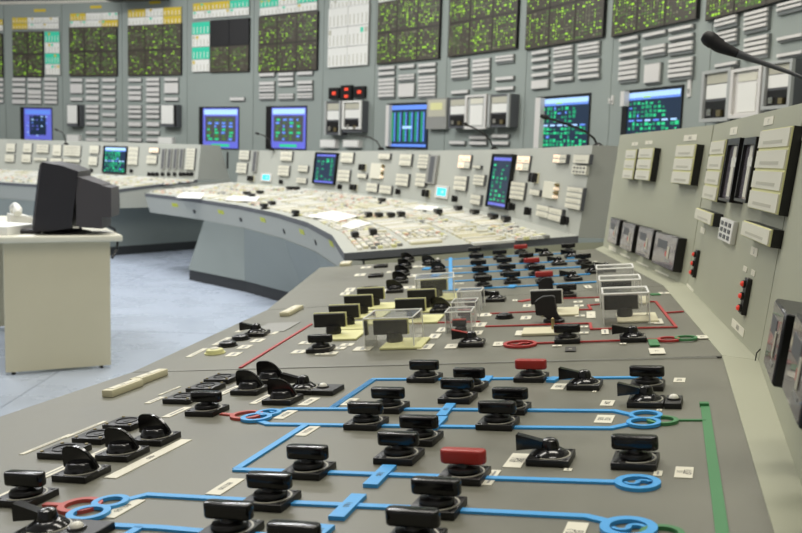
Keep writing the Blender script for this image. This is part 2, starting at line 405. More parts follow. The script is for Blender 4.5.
# ------------------------------------------------------------------ switches
PW = .0275
def base_plate():
    mb = MB(); mb.rbox(-PW, PW, -PW, PW, 0, .009, 'black_plate', .0012, 2)
    for sx in (-1, 1):
        for sy in (-1, 1): mb.lathe([(.0028, .0088), (.0026, .0098)], 'black', 8, M4.Translation((sx * .022, sy * .022, 0)))
    mb.ring(.0258, .0236, .0085, .0097, 'pale_ring', 26, -PI * .62, PI * .55)
    return mb.mesh('base_plate')
BP = base_plate()
mb = MB(); mb.lathe([(.0195, .009), (.0205, .0105), (.0205, .0135), (.019, .0155), (.012, .017)], 'black', 28); CLR = mb.mesh('collar')
def bar(m):
    mb = MB(); mb.lathe([(.0105, .0165), (.0095, .018), (.0095, .0215)], 'black', 20)
    bm = bmesh.new(); bmesh.ops.create_cube(bm, size=1)
    for v in bm.verts: v.co = V((v.co.x * .0575, v.co.y * .0185, .0285 + v.co.z * .0175))
    ed = [e for e in bm.edges if abs(e.verts[0].co.z - e.verts[1].co.z) > .01]
    bmesh.ops.bevel(bm, geom=ed, offset=.0078, segments=5, profile=.5, affect='EDGES')
    ed = [e for e in bm.edges if abs(e.verts[0].co.z - e.verts[1].co.z) < 1e-5]
    bmesh.ops.bevel(bm, geom=ed, offset=.0028, segments=3, profile=.5, affect='EDGES')
    mb.bm(bm, m); return mb.mesh('handle')
HB, HR = bar('grip'), bar('red_grip')
SK = MB().lathe([(.0235, .009), (.0235, .0105), (.0215, .0125), (.0145, .017), (.0115, .0178)], 'skirt', 28).mesh('skirt')
def lever(m='grip'):
    mb = MB(); mb.lathe([(.0118, .0175), (.0112, .0235), (.0095, .028), (.006, .0298), (.002, .0304)], 'grip', 22)
    mb.prism([(-.0435, .0135), (-.0435, .0335), (-.042, .0345), (-.006, .026), (.002, .0255), (.002, .0185), (-.02, .0165)], -.006, .006, 'grip', M4.Rotation(PI / 2, 4, 'X'))
    if m != 'grip': mb.prism([(-.0435, .0346), (-.006, .0262), (-.006, .0275), (-.0435, .0362)], -.0058, .0058, m, M4.Rotation(PI / 2, 4, 'X'))
    return mb.mesh('lever')
LV, LVR = lever(), lever('red_grip')
mb = MB(); mb.lathe([(.0225, .009), (.0225, .0105), (.018, .0205), (.0165, .0215)], 'skirt', 28); CONE = mb.mesh('skirt')
def fin():
    mb = MB(); pts = [(-.027, .0125), (-.0275, .034), (-.026, .039), (-.021, .0415), (-.006, .0415), (.004, .039), (.013, .0335), (.021, .0255), (.026, .0185), (.0285, .0125)]
    bm = bmesh.new(); vs = [bm.verts.new((x, -.0035, z)) for x, z in pts]; f = bm.faces.new(vs)
    r = bmesh.ops.extrude_face_region(bm, geom=[f])
    for g in r['geom']:
        if isinstance(g, bmesh.types.BMVert): g.co.y = .0035
    bmesh.ops.recalc_face_normals(bm, faces=bm.faces[:]); bmesh.ops.bevel(bm, geom=[e for e in bm.edges], offset=.0011, segments=2, affect='EDGES')
    mb.bm(bm, 'grip'); return mb.mesh('fin_handle')
FN = fin()
def blank():
    mb = MB(); mb.rbox(-PW, PW, -PW, PW, 0, .0095, 'black_plate', .0012, 2); mb.ring(.0185, .017, .0094, .0108, 'black', 28); mb.lathe([(.006, .0094), (.005, .0105)], 'black', 14)
    for sx in (-1, 1):
        for sy in (-1, 1): mb.lathe([(.003, .009), (.0025, .0112)], 'brass', 8, M4.Translation((sx * .022, sy * .022, 0)))
    return mb.mesh('blank_cover')
BL = blank()
DOME = MB().lathe([(.0078, .009), (.0078, .0115), (.0065, .0145), (.004, .0165), (.001, .0172)], 'lamp_white', 18).mesh('lamp_dome')
LB = MB().rbox(-.0125, .0125, -PW, PW, 0, .009, 'black_plate', .001, 1).lathe([(.011, .009), (.01, .0115)], 'black', 18).mesh('lamp_base')
LBX = MB().rbox(-.0115, .03, -.0275, .0275, 0, .009, 'black_plate', .001, 1).lathe([(.011, .009), (.01, .0115)], 'black', 18).mesh('lamp_base')
SCREW = None
def switch(kind, x, y, label, group, rot=0):
    y += 2.4 * (y - 200) / 270
    T = desk_T(x, y, rot)
    if kind in ('bar', 'red'): return assemble('rotary_switch', label, 'switch', T, [('base_plate', BP), ('collar', CLR), ('handle', HB if kind == 'bar' else HR, None, None if kind == 'bar' else 'red bar handle')], group)
    if kind in ('lever', 'rlever'): return assemble('lever_switch', label, 'switch', T, [('base_plate', BP), ('skirt', SK), ('lever', LV if kind == 'lever' else LVR)], group)
    if kind == 'leverlamp':
        t = assemble('lever_switch', label, 'switch', T, [('base_plate', BP), ('skirt', SK), ('lever', LV)], group)
        q = put('lamp_base', LBX, t, M4.Translation((.039, 0, 0))); put('lamp_dome', DOME, q, None, 'white lamp dome'); return t
    if kind == 'fin': return assemble('fin_switch', label, 'switch', T, [('base_plate', BP), ('skirt', CONE), ('fin_handle', FN)], group)
    if kind == 'blank': return assemble('switch_blank', label, 'cover plate', T, [('blank_cover', BL)], group)
    if kind == 'lamp': return assemble('signal_lamp', label, 'lamp', T, [('lamp_base', LB), ('lamp_dome', DOME, None, 'white dome')], group)
GB, GR, GF, GK, GLV = 'black bar handle switches on the near desk', 'red bar handle switches on the near desk', 'fin handle switches on the near desk', 'blank square covers on the near desk', 'lever switches on the near desk'
for a in (('bar', 635.5, 462, 'black bar switch standing alone at right above the blue circle symbol', GB), ('bar', 647.5, 386, 'black bar switch at right end of the topmost blue line, behind a lever switch', GB),
          ('red', 531.5, 378, 'red handled switch on the topmost blue line of the front desk', GR), ('bar', 425, 378.3, 'black bar switch at left on the topmost blue line below the desk seam', GB),
          ('bar', 470, 387, 'black bar switch right behind another one, left of the far red handle', GB), ('bar', 458, 398.5, 'black bar switch in front of another, just behind a small blue tag', GB),
          ('bar', 389, 408, 'black bar switch on upper long blue line, behind and right of its twin', GB), ('bar', 366.5, 424, 'black bar switch on the second long blue line, left of the blue tags', GB),
          ('bar', 420, 439, 'black bar switch partly hidden by one in front, right of centre left column', GB), ('bar', 399.5, 457, 'black bar switch directly behind the blue tag on the third blue line', GB),
          ('red', 464.5, 476, 'nearest red handled switch, on the third blue line', GR), ('bar', 309, 471, 'black bar switch at left on the third blue line near the blue corner', GB),
          ('bar', 271, 501, 'black bar switch on fourth blue line, right of white number label', GB), ('bar', 230.5, 532.5, 'black bar switch at bottom edge, left of the nearest bottom centre ones', GB),
          ('bar', 437.5, 508, 'large black bar switch in front of the nearest red handled switch', GB), ('bar', 414.5, 541, 'nearest black bar switch at bottom centre, cut by the picture edge', GB),
          ('bar', 27, 498, 'leftmost near black bar switch beside the red ring', GB), ('bar', 207.5, 411, 'black bar switch left of the red and blue rings, beside blank covers', GB),
          ('bar', 511, 409, 'black bar switch on upper long blue line, right of centre', GB), ('bar', 498, 424, 'black bar switch on second long blue line, right of centre', GB),
          ('bar', 296, 556, 'black bar switch cut by the bottom edge, between two others', GB),
          ('leverlamp', 49, 531, 'lever switch with a white lamp at bottom left corner', GLV), ('lever', 551, 458.5, 'lever switch left of the lone bar switch, a white label beside it', GLV), ('lever', 585, 385.5, 'lever switch between far red handle and right bar switch', GLV),
          ('lever', 646.5, 402.5, 'lever switch at right with small lamp button beside it', GLV), ('leverlamp', 304, 390, 'lever switch with white lamp, right of the fin handles', GLV),
          ('lamp', 674, 403, 'small white domed lamp on black base right of a lever switch', None),
          ('fin', 156, 439, 'fin switch farthest from viewer in the left row of three', GF), ('fin', 123, 454, 'middle fin switch in the left row of three', GF), ('fin', 82, 474, 'nearest fin switch in the left row of three', GF),
          ('fin', 250.5, 390.5, 'left fin switch of the cluster above the red and blue rings', GF), ('fin', 283, 400, 'front fin switch just above the blue ring symbol', GF), ('fin', 270.5, 380.5, 'rear fin switch of the cluster next to the lever lamp', GF),
          ('blank', 65, 452, 'nearest square blank cover at far left behind the fin switches', GK), ('blank', 98, 437.5, 'middle square blank cover at far left', GK), ('blank', 127, 424.5, 'third square blank cover at far left, behind farthest left fin', GK),
          ('blank', 184, 399, 'nearest blank cover of the group left of the lone bar switch', GK), ('blank', 206, 388.5, 'second blank cover of the group right of the cream blocks', GK), ('blank', 223, 379.5, 'farthest blank cover, left of fin cluster', GK),
          # middle wedge
          ('bar', 321, 349.5, 'small black bar switch in front of the yellow edged flag row', GB), ('bar', 567.5, 340, 'black bar switch right of the red circle symbol', GB),
          ('lever', 633, 338.5, 'lever switch in front of the large clear cover at right', GLV), ('rlever', 472, 343.5, 'lever switch with red topped lever in front of small clear covers', GLV), ('lever', 496, 300, 'small lever switch right of the rear small clear cover', GLV),
          ('bar', 567, 296, 'black bar switch half hidden behind the white edged flag handle', GB)): switch(*a)
GC = 'switches at the far end of the near desk'
for a in (('fin', 395, 291, 'nearest fin switch in far left stack'), ('fin', 400.5, 282, 'second fin switch in far left stack'), ('fin', 402.5, 275, 'third fin switch in far left stack'), ('fin', 405, 268, 'fourth fin switch in far left stack'), ('fin', 408, 261.5, 'farthest fin switch in far left stack'),
          ('fin', 429, 264.5, 'fin switch beside a small lamp at the far edge of the desk'), ('fin', 438.5, 271, 'fin switch in front of the far blue vertical bar'),
          ('bar', 475, 255.5, 'rearmost bar switch of the far first column'), ('bar', 477, 262.5, 'second bar switch from the back in the far first column'), ('bar', 479, 269.2, 'third bar switch from the back in the far first column'), ('bar', 481, 276.4, 'fourth bar switch from the back in the far first column'), ('bar', 483.5, 286.5, 'front bar switch of the far first column'),
          ('bar', 500, 258.5, 'rearmost bar switch of the far second column'), ('bar', 504.5, 267, 'middle bar switch of the far second column'), ('bar', 508, 274, 'third bar switch of the far second column'), ('bar', 512, 282, 'front bar switch of the far second column, behind a blue tag'),
          ('red', 521, 253, 'rearmost red handled switch at the far end'), ('bar', 526.5, 262, 'bar switch between the rearmost and middle far red handles'), ('red', 532, 267.5, 'middle red handled switch at the far end'), ('bar', 537, 275, 'bar switch just behind the front far red handle'), ('red', 544.5, 282, 'front red handled switch of the far third column'),
          ('lever', 546, 255, 'rearmost lever switch right of the far red handle'), ('lever', 559, 264, 'middle lever switch of the far fourth column'), ('lever', 573, 279, 'front lever switch of the far fourth column'),
          ('bar', 568.5, 252, 'bar switch at the far right corner of the desk'), ('lever', 572, 257, 'lever switch in front of the far corner bar switch'), ('bar', 583.5, 263, 'bar switch by the far right rim'), ('lever', 594, 272, 'left one of two lever switches side by side at far right'), ('lever', 606.5, 270.5, 'right one of two lever switches side by side at far right')):
    switch(*a, GC)
for x, y, l in ((381, 266.5, 'rear flat black cover plate at far left of the desk end'), (376, 276, 'middle flat black cover plate at far left of the desk end'), (369, 289.5, 'front flat cover plate at far left, behind the flag row')):
    switch('blank', x, y, l, 'blank square covers on the near desk')
switch('lamp', 438, 261.5, 'small lamp beside the rearmost right fin switch', None)
# round caps
def cap(x, y, m, label):
    mb = MB(); mb.lathe([(.021, 0), (.021, .006), (.019, .01), (.015, .0115)], m, 26); mb.ring(.0245, .021, 0, .003, m, 26); c = mb.mesh('cap')
    top = MB().lathe([(.011, .0115), (.010, .0135)], 'grey_dark' if m == 'black' else 'lens', 18).mesh('button_top')
    assemble('round_push_button', label, 'button', desk_T(x, y), [('bezel', c), ('button_top', top)], 'round buttons on the near desk')
cap(240.5, 339.5, 'black', 'rear black round button at left edge of the desk'); cap(227.7, 346, 'black', 'front black round button next to a cream one'); cap(215, 353.5, 'yellow_pale', 'pale cream round button at left edge, nearest of three'); cap(504.5, 318, 'black', 'black oval button lying between the red lines'); 
switch('lever', 257, 334, 'lever switch behind the round buttons at left edge', GLV)
mb = MB(); mb.box(-.045, .045, -.07, .07, 0, .0015, 'grey_mid'); assemble('loose_card', 'plain grey card lying behind the left edge lever switch', 'card', desk_T(276, 327.5, 0, .0002), [('sheet', mb.mesh('sheet'))])
def cream_block(x, y, w, l, h, label):
    mb = MB(); mb.rbox(-w / 2, w / 2, -l / 2, l / 2, 0, h, 'cream', .002, 2); b = MB(); b.box(-w * .28, w * .28, -l * .38, l * .38, h, h + .0008, 'label'); b.text('01', .012, 0, 0, h + .001, 'ink', -PI / 2)
    assemble('cream_label_block', label, 'label block', desk_T(x, y), [('block', mb.mesh('block')), ('paper_insert', b.mesh('paper_insert'))], 'cream label blocks on the near desk')
cream_block(123.5, 391.5, .024, .1, .014, 'near one of two joined cream label blocks at left desk edge'); cream_block(149.5, 380.3, .024, .1, .014, 'far one of two joined cream label blocks at left desk edge')
cream_block(292, 312.5, .03, .14, .012, 'single cream label block by the left edge beyond the red line'); cream_block(346, 265, .045, .09, .012, 'small cream block at the far left corner of the desk')
# flag handles
def flag_proto(w=.079, h=.033, base=True, bm_='yellow_pale', edge='yellow_pale'):
    L = []
    if base:
        mb = MB(); mb.rbox(-.02, .075, -.075, .045, 0, .005, bm_, .001, 1); L.append(('base_card', mb.mesh('base_card'), None, 'pale yellow base card'))
    mb = MB(); mb.lathe([(.018, .005), (.0195, .012), (.0185, .017), (.017, .026)], 'black_plate', 22); L.append(('neck', mb.mesh('neck')))
    mb = MB(); mb.rbox(-w / 2 - .008, w / 2 - .008, -.007, .001, .022, .022 + h, 'black_matte', .0012, 1)
    e = MB(); e.rbox(-w / 2 - .009, w / 2 - .005, .0012, .0055, .021, .022 + h + .0025, edge, .001, 1)
    L.append(('flag', mb.mesh('flag'), [('flag_backing', e.mesh('flag_backing'))], 'flat black flag with pale edge')); return L
FP, FW = flag_proto(), flag_proto(.08, .035, True, 'cream', 'white')
GG = 'flag handle switches with pale cards'
for x, y, l in ((334, 335.5, 'nearest flag handle in the left row of four'), (348, 326, 'second nearest flag handle in the left row of four'), (362, 315, 'third flag handle in the left row of four'), (374, 306.5, 'farthest flag handle in the left row of four'),
                (395, 343.5, 'flag handle inside the nearest left clear cover'), (414, 319.5, 'flag handle just behind the nearest left clear cover'), (425, 309, 'flag handle with a black fin beside it, left of centre'), (437, 297.5, 'flag handle inside the rear left clear cover'),
                ):
    assemble('flag_switch', l, 'switch', desk_T(x, y), FP, GG)
for x, y, l in ((625, 318, 'flag handle inside the front large clear cover at right'), (620, 301, 'flag handle inside the second large clear cover at right'), (550, 312, 'white edged flag handle at centre behind the black hoods')):
    assemble('flag_switch', l, 'switch', desk_T(x, y), FW, GG)
switch('fin', 441, 310.5, 'black fin switch right of the paired flag handles', GF)
mb = MB(); mb.rbox(-.07, .035, -.03, .05, 0, .006, 'cream', .001, 1); pin = MB().lathe([(.004, .006), (.004, .03), (.002, .032)], 'brass', 10, M4.Translation((.0, .02, 0)))
assemble('pin_card', 'cream base card with a brass pin at the centre of the middle desk', 'base card', desk_T(553, 333), [('card', mb.mesh('card')), ('pin', pin.mesh('pin'))])
def hood(x, y, s, label):
    mb = MB(); pts = [(-.032, .02), (-.034, .052), (-.03, .058), (-.012, .068), (.012, .069), (.018, .066), (.02, .03), (.026, .015), (.036, .006), (.0, .006), (-.012, .018)]
    bm = bmesh.new(); f = bm.faces.new([bm.verts.new((a * s, -.012 * s, b * s)) for a, b in pts]); r = bmesh.ops.extrude_face_region(bm, geom=[f])
    for g in r['geom']:
        if isinstance(g, bmesh.types.BMVert): g.co.y = .012 * s
    bmesh.ops.recalc_face_normals(bm, faces=bm.faces[:]); bmesh.ops.bevel(bm, geom=bm.edges[:], offset=.0015, segments=2, affect='EDGES'); mb.bm(bm, 'black_matte')
    b = MB().lathe([(.026, 0), (.026, .006), (.02, .008)], 'black_plate', 24, M4.Translation((.012, 0, 0)))
    assemble('hooded_switch', label, 'switch', desk_T(x, y), [('hood', mb.mesh('hood')), ('base_ring', b.mesh('base_ring'))], 'hooded black switches at the desk centre')
hood(549, 322, .95, 'large black hooded handle in front of the white edged flag'); hood(548, 296, .8, 'rear black hooded handle behind the white edged flag')
# clear covers
def cover(x, y, w, d, h, label, T=None):
    t = .0025; mb = MB()
    mb.keep = 1; X0, X1, Y0, Y1 = -w / 2, w / 2, -d / 2, d / 2; c8 = [(X0, Y0, 0), (X1, Y0, 0), (X1, Y1, 0), (X0, Y1, 0), (X0, Y0, h), (X1, Y0, h), (X1, Y1, h), (X0, Y1, h)]
    mb.add(c8, [(0, 1, 5, 4), (1, 2, 6, 5), (2, 3, 7, 6), (3, 0, 4, 7), (4, 5, 6, 7)], 'acrylic'); h -= t
    e = MB(); k = .0016
    for a, b in (((-w / 2, -d / 2), (w / 2, -d / 2)), ((w / 2, -d / 2), (w / 2, d / 2)), ((w / 2, d / 2), (-w / 2, d / 2)), ((-w / 2, d / 2), (-w / 2, -d / 2))):
        e.tube([(a[0], a[1], h + t), (b[0], b[1], h + t)], k * (1.7 if .1 < w < .11 else 1), 'acrylic_edge', 6); e.tube([(a[0], a[1], 0), (a[0], a[1], h)], k * .8, 'acrylic_edge', 6)  # white edge tubes paint in the top highlights, thicker on the large covers
    assemble('clear_cover', label, 'cover', desk_T(x, y), [('shell', mb.mesh('shell')), ('glued_edge', e.mesh('glued_edge'))], 'clear plastic covers over switches')
cover(395, 344, .112, .12, .07, 'nearest clear box cover on the left, over a flag handle'); cover(436, 298, .115, .12, .068, 'rear left clear box cover over a flag handle'); 
cover(461, 330, .062, .075, .05, 'front small clear cover behind the red topped lever'); cover(466, 319.5, .062, .07, .05, 'middle small clear cover in the row of three'); cover(471.5, 308, .066, .075, .052, 'rear small clear cover in the row of three')
cover(626, 321, .105, .105, .074, 'front large clear cover at right beside the red lines'); cover(620.5, 304.5, .105, .1, .072, 'middle large clear cover at right'); cover(615.5, 290, .105, .1, .07, 'rear large clear cover at right')
for x, y, l in ((461, 330.5, 'small knob inside the front small clear cover'), (466, 320, 'small knob inside the middle small clear cover'), (472, 308.5, 'red topped knob inside the rear small clear cover')):
    mb = MB().lathe([(.014, 0), (.014, .008), (.009, .011)], 'black_plate', 18).mesh('base_ring'); k = MB().rbox(-.02, .014, -.006, .006, .011, .026, 'black_matte', .002, 2).box(-.019, .013, -.0055, .0055, .0258, .028, 'red_dull').mesh('knob')
    assemble('small_knob', l, 'knob', desk_T(x, y), [('base_ring', mb), ('knob', k)], 'knobs under the small clear covers')

# ------------------------------------------------------------------ near back panel instruments
def which(pls, x, y, off=0):
    best = None
    for pl in pls:
        a, b = pl.uv(x, y, off)
        d = (a < 0) * -a + (a > pl.len) * (a - pl.len)
        if (pl.hit(x, y, off) - CAM).dot(fw) > 0 and (best is None or d < best[0]): best = (d, pl)
    return best[1]
def rect(pls, tl, br, off):
    pl = which(pls, (tl[0] + br[0]) / 2, (tl[1] + br[1]) / 2, off); a, b = pl.uv(*tl, off); c, d = pl.uv(*br, off)
    return pl, (a + c) / 2, (b + d) / 2, abs(c - a), abs(b - d)
NP = (PC, PB, PA)
MC = {}
def ann(w, h, rows, cols=1, d=.02, side='black', lit=None, frame='yellow_pale'):
    k = ('ann', round(w, 3), round(h, 3), rows, cols, d, side, tuple(lit or ()), frame)
    if k in MC: return MC[k]
    w, h = round(w, 3), round(h, 3)
    hb = MB(); hb.box(-w / 2, w / 2, -h / 2, h / 2, 0, d * .8, side); hb.box(-w / 2 + .001, w / 2 - .001, -h / 2 + .001, h / 2 - .001, d * .8, d * .9, frame); L = [('housing', hb.mesh('housing'))]
    g = min(.003, h / rows * .12)
    for r in range(rows):
        for c in range(cols):
            x0 = -w / 2 + w * c / cols + g; x1 = -w / 2 + w * (c + 1) / cols - g; y1 = h / 2 - h * r / rows - g; y0 = h / 2 - h * (r + 1) / rows + g
            m = MB(); m.box(x0, x1, y0, y1, d * .9, d, 'warm_lit' if lit and (r, c) in lit else 'lens')
            if w > .03: m.box(x0 + (x1 - x0) * .18, x1 - (x1 - x0) * .18, y0 + (y1 - y0) * .2, y0 + (y1 - y0) * .38, d, d + .0004, 'lens_grey')
            L.append(('lamp_window', m.mesh('lamp_window')))
    MC[k] = L; return L
def put_ann(pls, tl, br, rows, label, group, name='annunciator_block', cat='annunciator', d=.02, **kw):
    pl, a, b, w, h = rect(pls, tl, br, d); return assemble(name, label, cat, pl.mat(a, b), ann(w, h, rows, d=d, **kw), group)
GA = 'annunciator blocks on the near right panel'
for tl, br, rows, l in (((626, 149.5), (631.5, 179.5), 3, 'leftmost narrow three row annunciator block on the right panel'), ((639, 148), (648, 181), 3, 'second three row annunciator block beside the leftmost'), ((676.3, 144.7), (688.5, 185), 3, 'separate three row annunciator block left of the panel seam'),
                        ((711, 141), (714.5, 202), 4, 'four row annunciator block left of the two black edge meters'), ((760.5, 130), (775, 215), 4, 'largest four row annunciator block right of the edge meters'),
                        ((695.8, 207.2), (709.8, 226), 1, 'single white lamp block below the narrow four row block'), ((742.5, 219.7), (767, 247), 1, 'single white lamp block below the largest annunciator')):
    put_ann(NP, tl, br, rows, l, GA, d=.028)
def console_label(pls, x, y, pw, ph, txt, par):
    pl = which(pls, x, y); a, b = pl.uv(x, y); w = abs(pl.uv(x + pw / 2, y)[0] - pl.uv(x - pw / 2, y)[0]); h = abs(pl.uv(x, y + ph / 2)[1] - pl.uv(x, y - ph / 2)[1]); mb = MB(); mb.box(-w / 2, w / 2, -h / 2, h / 2, 0, .0012, 'label')
    if txt: tw = glyphs(txt)[2]; mb.text(txt, min(h * .75, w * .8 / tw), 0, 0, .0014, 'ink')
    o = put('label_plate', mb.mesh('label_plate'), par); o.matrix_world = pl.mat(a, b)
for x, y, w, h, t in ((690.5, 137.8, 13, 6, '80-81'), (734, 131, 7, 7.5, '12'), (769, 121, 9, 8, '17'), (635, 144, 6, 3.5, 'ББ'), (649, 142.5, 7, 3.5, '26'), (701, 151, 5, 4.5, 'ГУ'), (698.5, 166, 5, 5, 'РД'), (694.5, 180.5, 5, 5, 'РУ'),
                      (800, 138, 8, 6, '301'), (794.5, 163, 9, 10, '213'), (790.5, 186, 9, 9, '213'), (786, 208.5, 9, 10, '32'), (703, 230.5, 4.5, 6, '1'), (754.5, 251.7, 7, 9, '32'), (745.5, 269, 4, 5.5, '1'), (753.5, 273, 4, 6, '2'),
                      (689.5, 288, 9, 5, 'СН'), (738, 327.5, 14, 9, '1БЩУ'), (656.5, 151, 3, 3, ''), (655, 163, 3, 3, ''), (653, 176, 3, 3, ''), (612.5, 249, 8, 5, '01'), (625, 257.5, 11, 6, '02'), (642, 266.5, 13, 7, '03'), (661.5, 276, 14, 8, '04')):
    console_label(NP, x, y, w, h, t, near)
def edge_meter(w, h, d=.03):
    mb = MB(); t = min(w * .12, .006)
    mb.box(-w / 2, w / 2, -h / 2, h / 2, 0, d * .6, 'black'); 
    for b in ((-w / 2, -w / 2 + t, -h / 2, h / 2), (w / 2 - t, w / 2, -h / 2, h / 2), (-w / 2, w / 2, -h / 2, -h / 2 + t), (-w / 2, w / 2, h / 2 - t * 2.5, h / 2)): mb.box(*b, d * .6, d, 'black')
    s = MB(); s.box(-w / 2 + t, w / 2 - t, -h / 2 + t, h / 2 - t * 2.5, d * .6, d * .75, 'meter_face'); s.box(-w * .12, w * .12, -h * .42, h * .38, d * .75, d * .78, 'lens'); s.box(-w * .14, w * .3, h * .05, h * .2, d * .78, d * .8, 'lamp_white')
    return [('bezel', mb.mesh('bezel')), ('scale', s.mesh('scale'))]
for tl, br, l in (((728.5, 139), (729, 202.5), 'left tall black edge meter between the two four row blocks'), ((744.5, 138), (745, 203), 'right tall black edge meter between the two four row blocks')):
    pl, a, b, w, h = rect(NP, tl, br, .03); assemble('edge_meter', l, 'meter', pl.mat(a, b), edge_meter(w, h), 'edge meters on the near right panel')
pl, a, b, w, h = rect(NP, (721, 217), (729.5, 244.7), .012); mb = MB().rbox(-w / 2, w / 2, -h / 2, h / 2, 0, .012, 'white', .0015, 1); L = [('keypad_body', mb.mesh('keypad_body'))]
for r in range(3):
    for c in range(3):
        x = (c - 1) * w * .29; y = (r - 1) * h * .28; k = MB().box(x - w * .085, x + w * .085, y - h * .09, y + h * .09, .012, .0135, 'grey_dark'); L.append(('keypad_key', k.mesh('keypad_key')))
assemble('keypad', 'white keypad with nine grey keys on the right panel', 'keypad', pl.mat(a, b), L)
for tl, br, l in (((693, 248), (693.5, 279), 'left black strip of three red push lamps'), ((739.5, 274), (744.7, 319), 'right black strip of three red push lamps')):
    pl, a, b, w, h = rect(NP, tl, br, .012); w = min(max(w, .024), h * .4); L = [('backing', MB().rbox(-w / 2, w / 2, -h / 2, h / 2, 0, .01, 'black_plate', .001, 1).mesh('backing'))]
    for r in range(3):
        y = h / 2 - h * (r + .5) / 3; rr_ = min(w * .2, h * .075); m = MB().lathe([(rr_, .01), (rr_, .016), (rr_ * .85, .019), (rr_ * .3, .0205)], 'red_lit', 16, M4.Translation((w * .1, y, 0))); m.ring(rr_ * 1.45, rr_ * 1.1, .01, .015, 'black', 18, T=M4.Translation((w * .1, y, 0)))
        m.box(-w * .56, -w * .4, y - h * .03, y + h * .07, .01, .014, 'chrome'); L.append(('push_lamp', m.mesh('push_lamp'), None, 'red push lamp'))
    assemble('push_lamp_strip', l, 'lamp strip', pl.mat(a, b), L, 'red push lamp strips on the near right panel')
def meter(w, h, d=.035):
    mb = MB().rbox(-w / 2, w / 2, -h / 2, h / 2, 0, d, 'black', .002, 1); f = MB().box(-w / 2 + .003, w / 2 - .003, -h / 2 + .003, h / 2 - .003, d, d + .001, 'meter_face')
    s = MB().box(-w * .34, w * .1, h * .05, h * .3, d + .001, d + .0016, 'grey_dark').box(w * .06, w * .2, -h * .14, h * .0, d + .001, d + .0016, 'red_dull').box(w * .14, w * .24, -h * .2, h * .16, d + .0016, d + .0024, 'lens_grey')
    s.box(w * .08, w * .3, -h * .3, -h * .25, d + .001, d + .0016, 'grey_mid')
    return [('housing', mb.mesh('housing')), ('glass_face', f.mesh('glass_face')), ('dial', s.mesh('dial'))]
GM = 'square black meters low on the near right panel'
for tl, br, l in (((611, 217), (616, 245.6), 'farthest small black meter at the foot of the right panel'), ((623.6, 221), (631, 252.7), 'second farthest black meter at the foot of the right panel'), ((639.7, 225.3), (649, 260), 'third black meter at the foot of the right panel'), ((656.6, 231), (672.6, 271.8), 'fourth and widest of the far row of black meters'),
                  ((776, 298), (769, 378), 'black boxed meter at right by the seam, seen side on'), ((797, 312), (779, 381.5), 'nearest black boxed meter at the right picture edge')):
    pl, a, b, w, h = rect(NP, tl, br, .028 if tl[0] < 700 else .05)
    if tl[0] > 700:
        a0, b1 = pl.uv(*tl, .05); _, d0 = pl.uv(*br, .05); w = pl.uv(787, 307, .05)[0] - a0 if tl[0] < 780 else .15; h = b1 - d0; a = a0 + w / 2; b = b1 - h / 2
    assemble('panel_meter', l, 'meter', pl.mat(a, b), meter(w, h, .028 if tl[0] < 700 else .05), GM)
pl = PA; a, b = pl.uv(752.5, 341); a = max(a, .004)
hk = MB(); hk.tube([(0, .02, .001), (0, .012, .006), (0, -.002, .006), (.004, -.006, .006), (.004, -.02, .001)], .0012, 'black', 6); o = put('wire_hook', hk.mesh('wire_hook'), near); o.matrix_world = pl.mat(a, b)
# gooseneck microphone standing on the panel's top edge
tip = at_depth(708, 38, 1.32)
path = [tip, at_depth(722, 47.5, 1.31), at_depth(738, 54, 1.30), at_depth(760, 62, 1.29), at_depth(790, 72.5, 1.27), at_depth(815, 83, 1.25)]
foot = PA.hit(838, 110); a, b = PA.uv(838, 110); foot = PA.pt(a, HP, -.03)
path += [foot + V((-.012, .01, .035)), foot + V((0, 0, .012))]
t = thing('gooseneck_microphone', 'large black gooseneck microphone reaching in from the right edge', 'microphone', M4.Translation(foot))
world_mesh(MB().tube(path[2:], [.0036] + [.0031] * 10, 'black', 12) if False else MB().tube(path[2:], [.0056, .0036, .0027, .0027, .0027, .0027], 'grey_dark', 12), 'stem', t)
d = (path[0] - path[1]).normalized(); h = [path[0] + d * .009, path[0] + d * .006, path[0], path[0] - d * .009, path[0] - d * .011, path[0] - d * .018, path[1], path[2]]
world_mesh(MB().tube(h, [.002, .008, .0105, .0105, .0096, .0098, .0085, .0056], 'black_matte', 20), 'capsule', t)
world_mesh(MB().lathe([(.022, 0), (.022, .006), (.008, .016)], 'black', 20, M4.Translation(foot)), 'base', t)

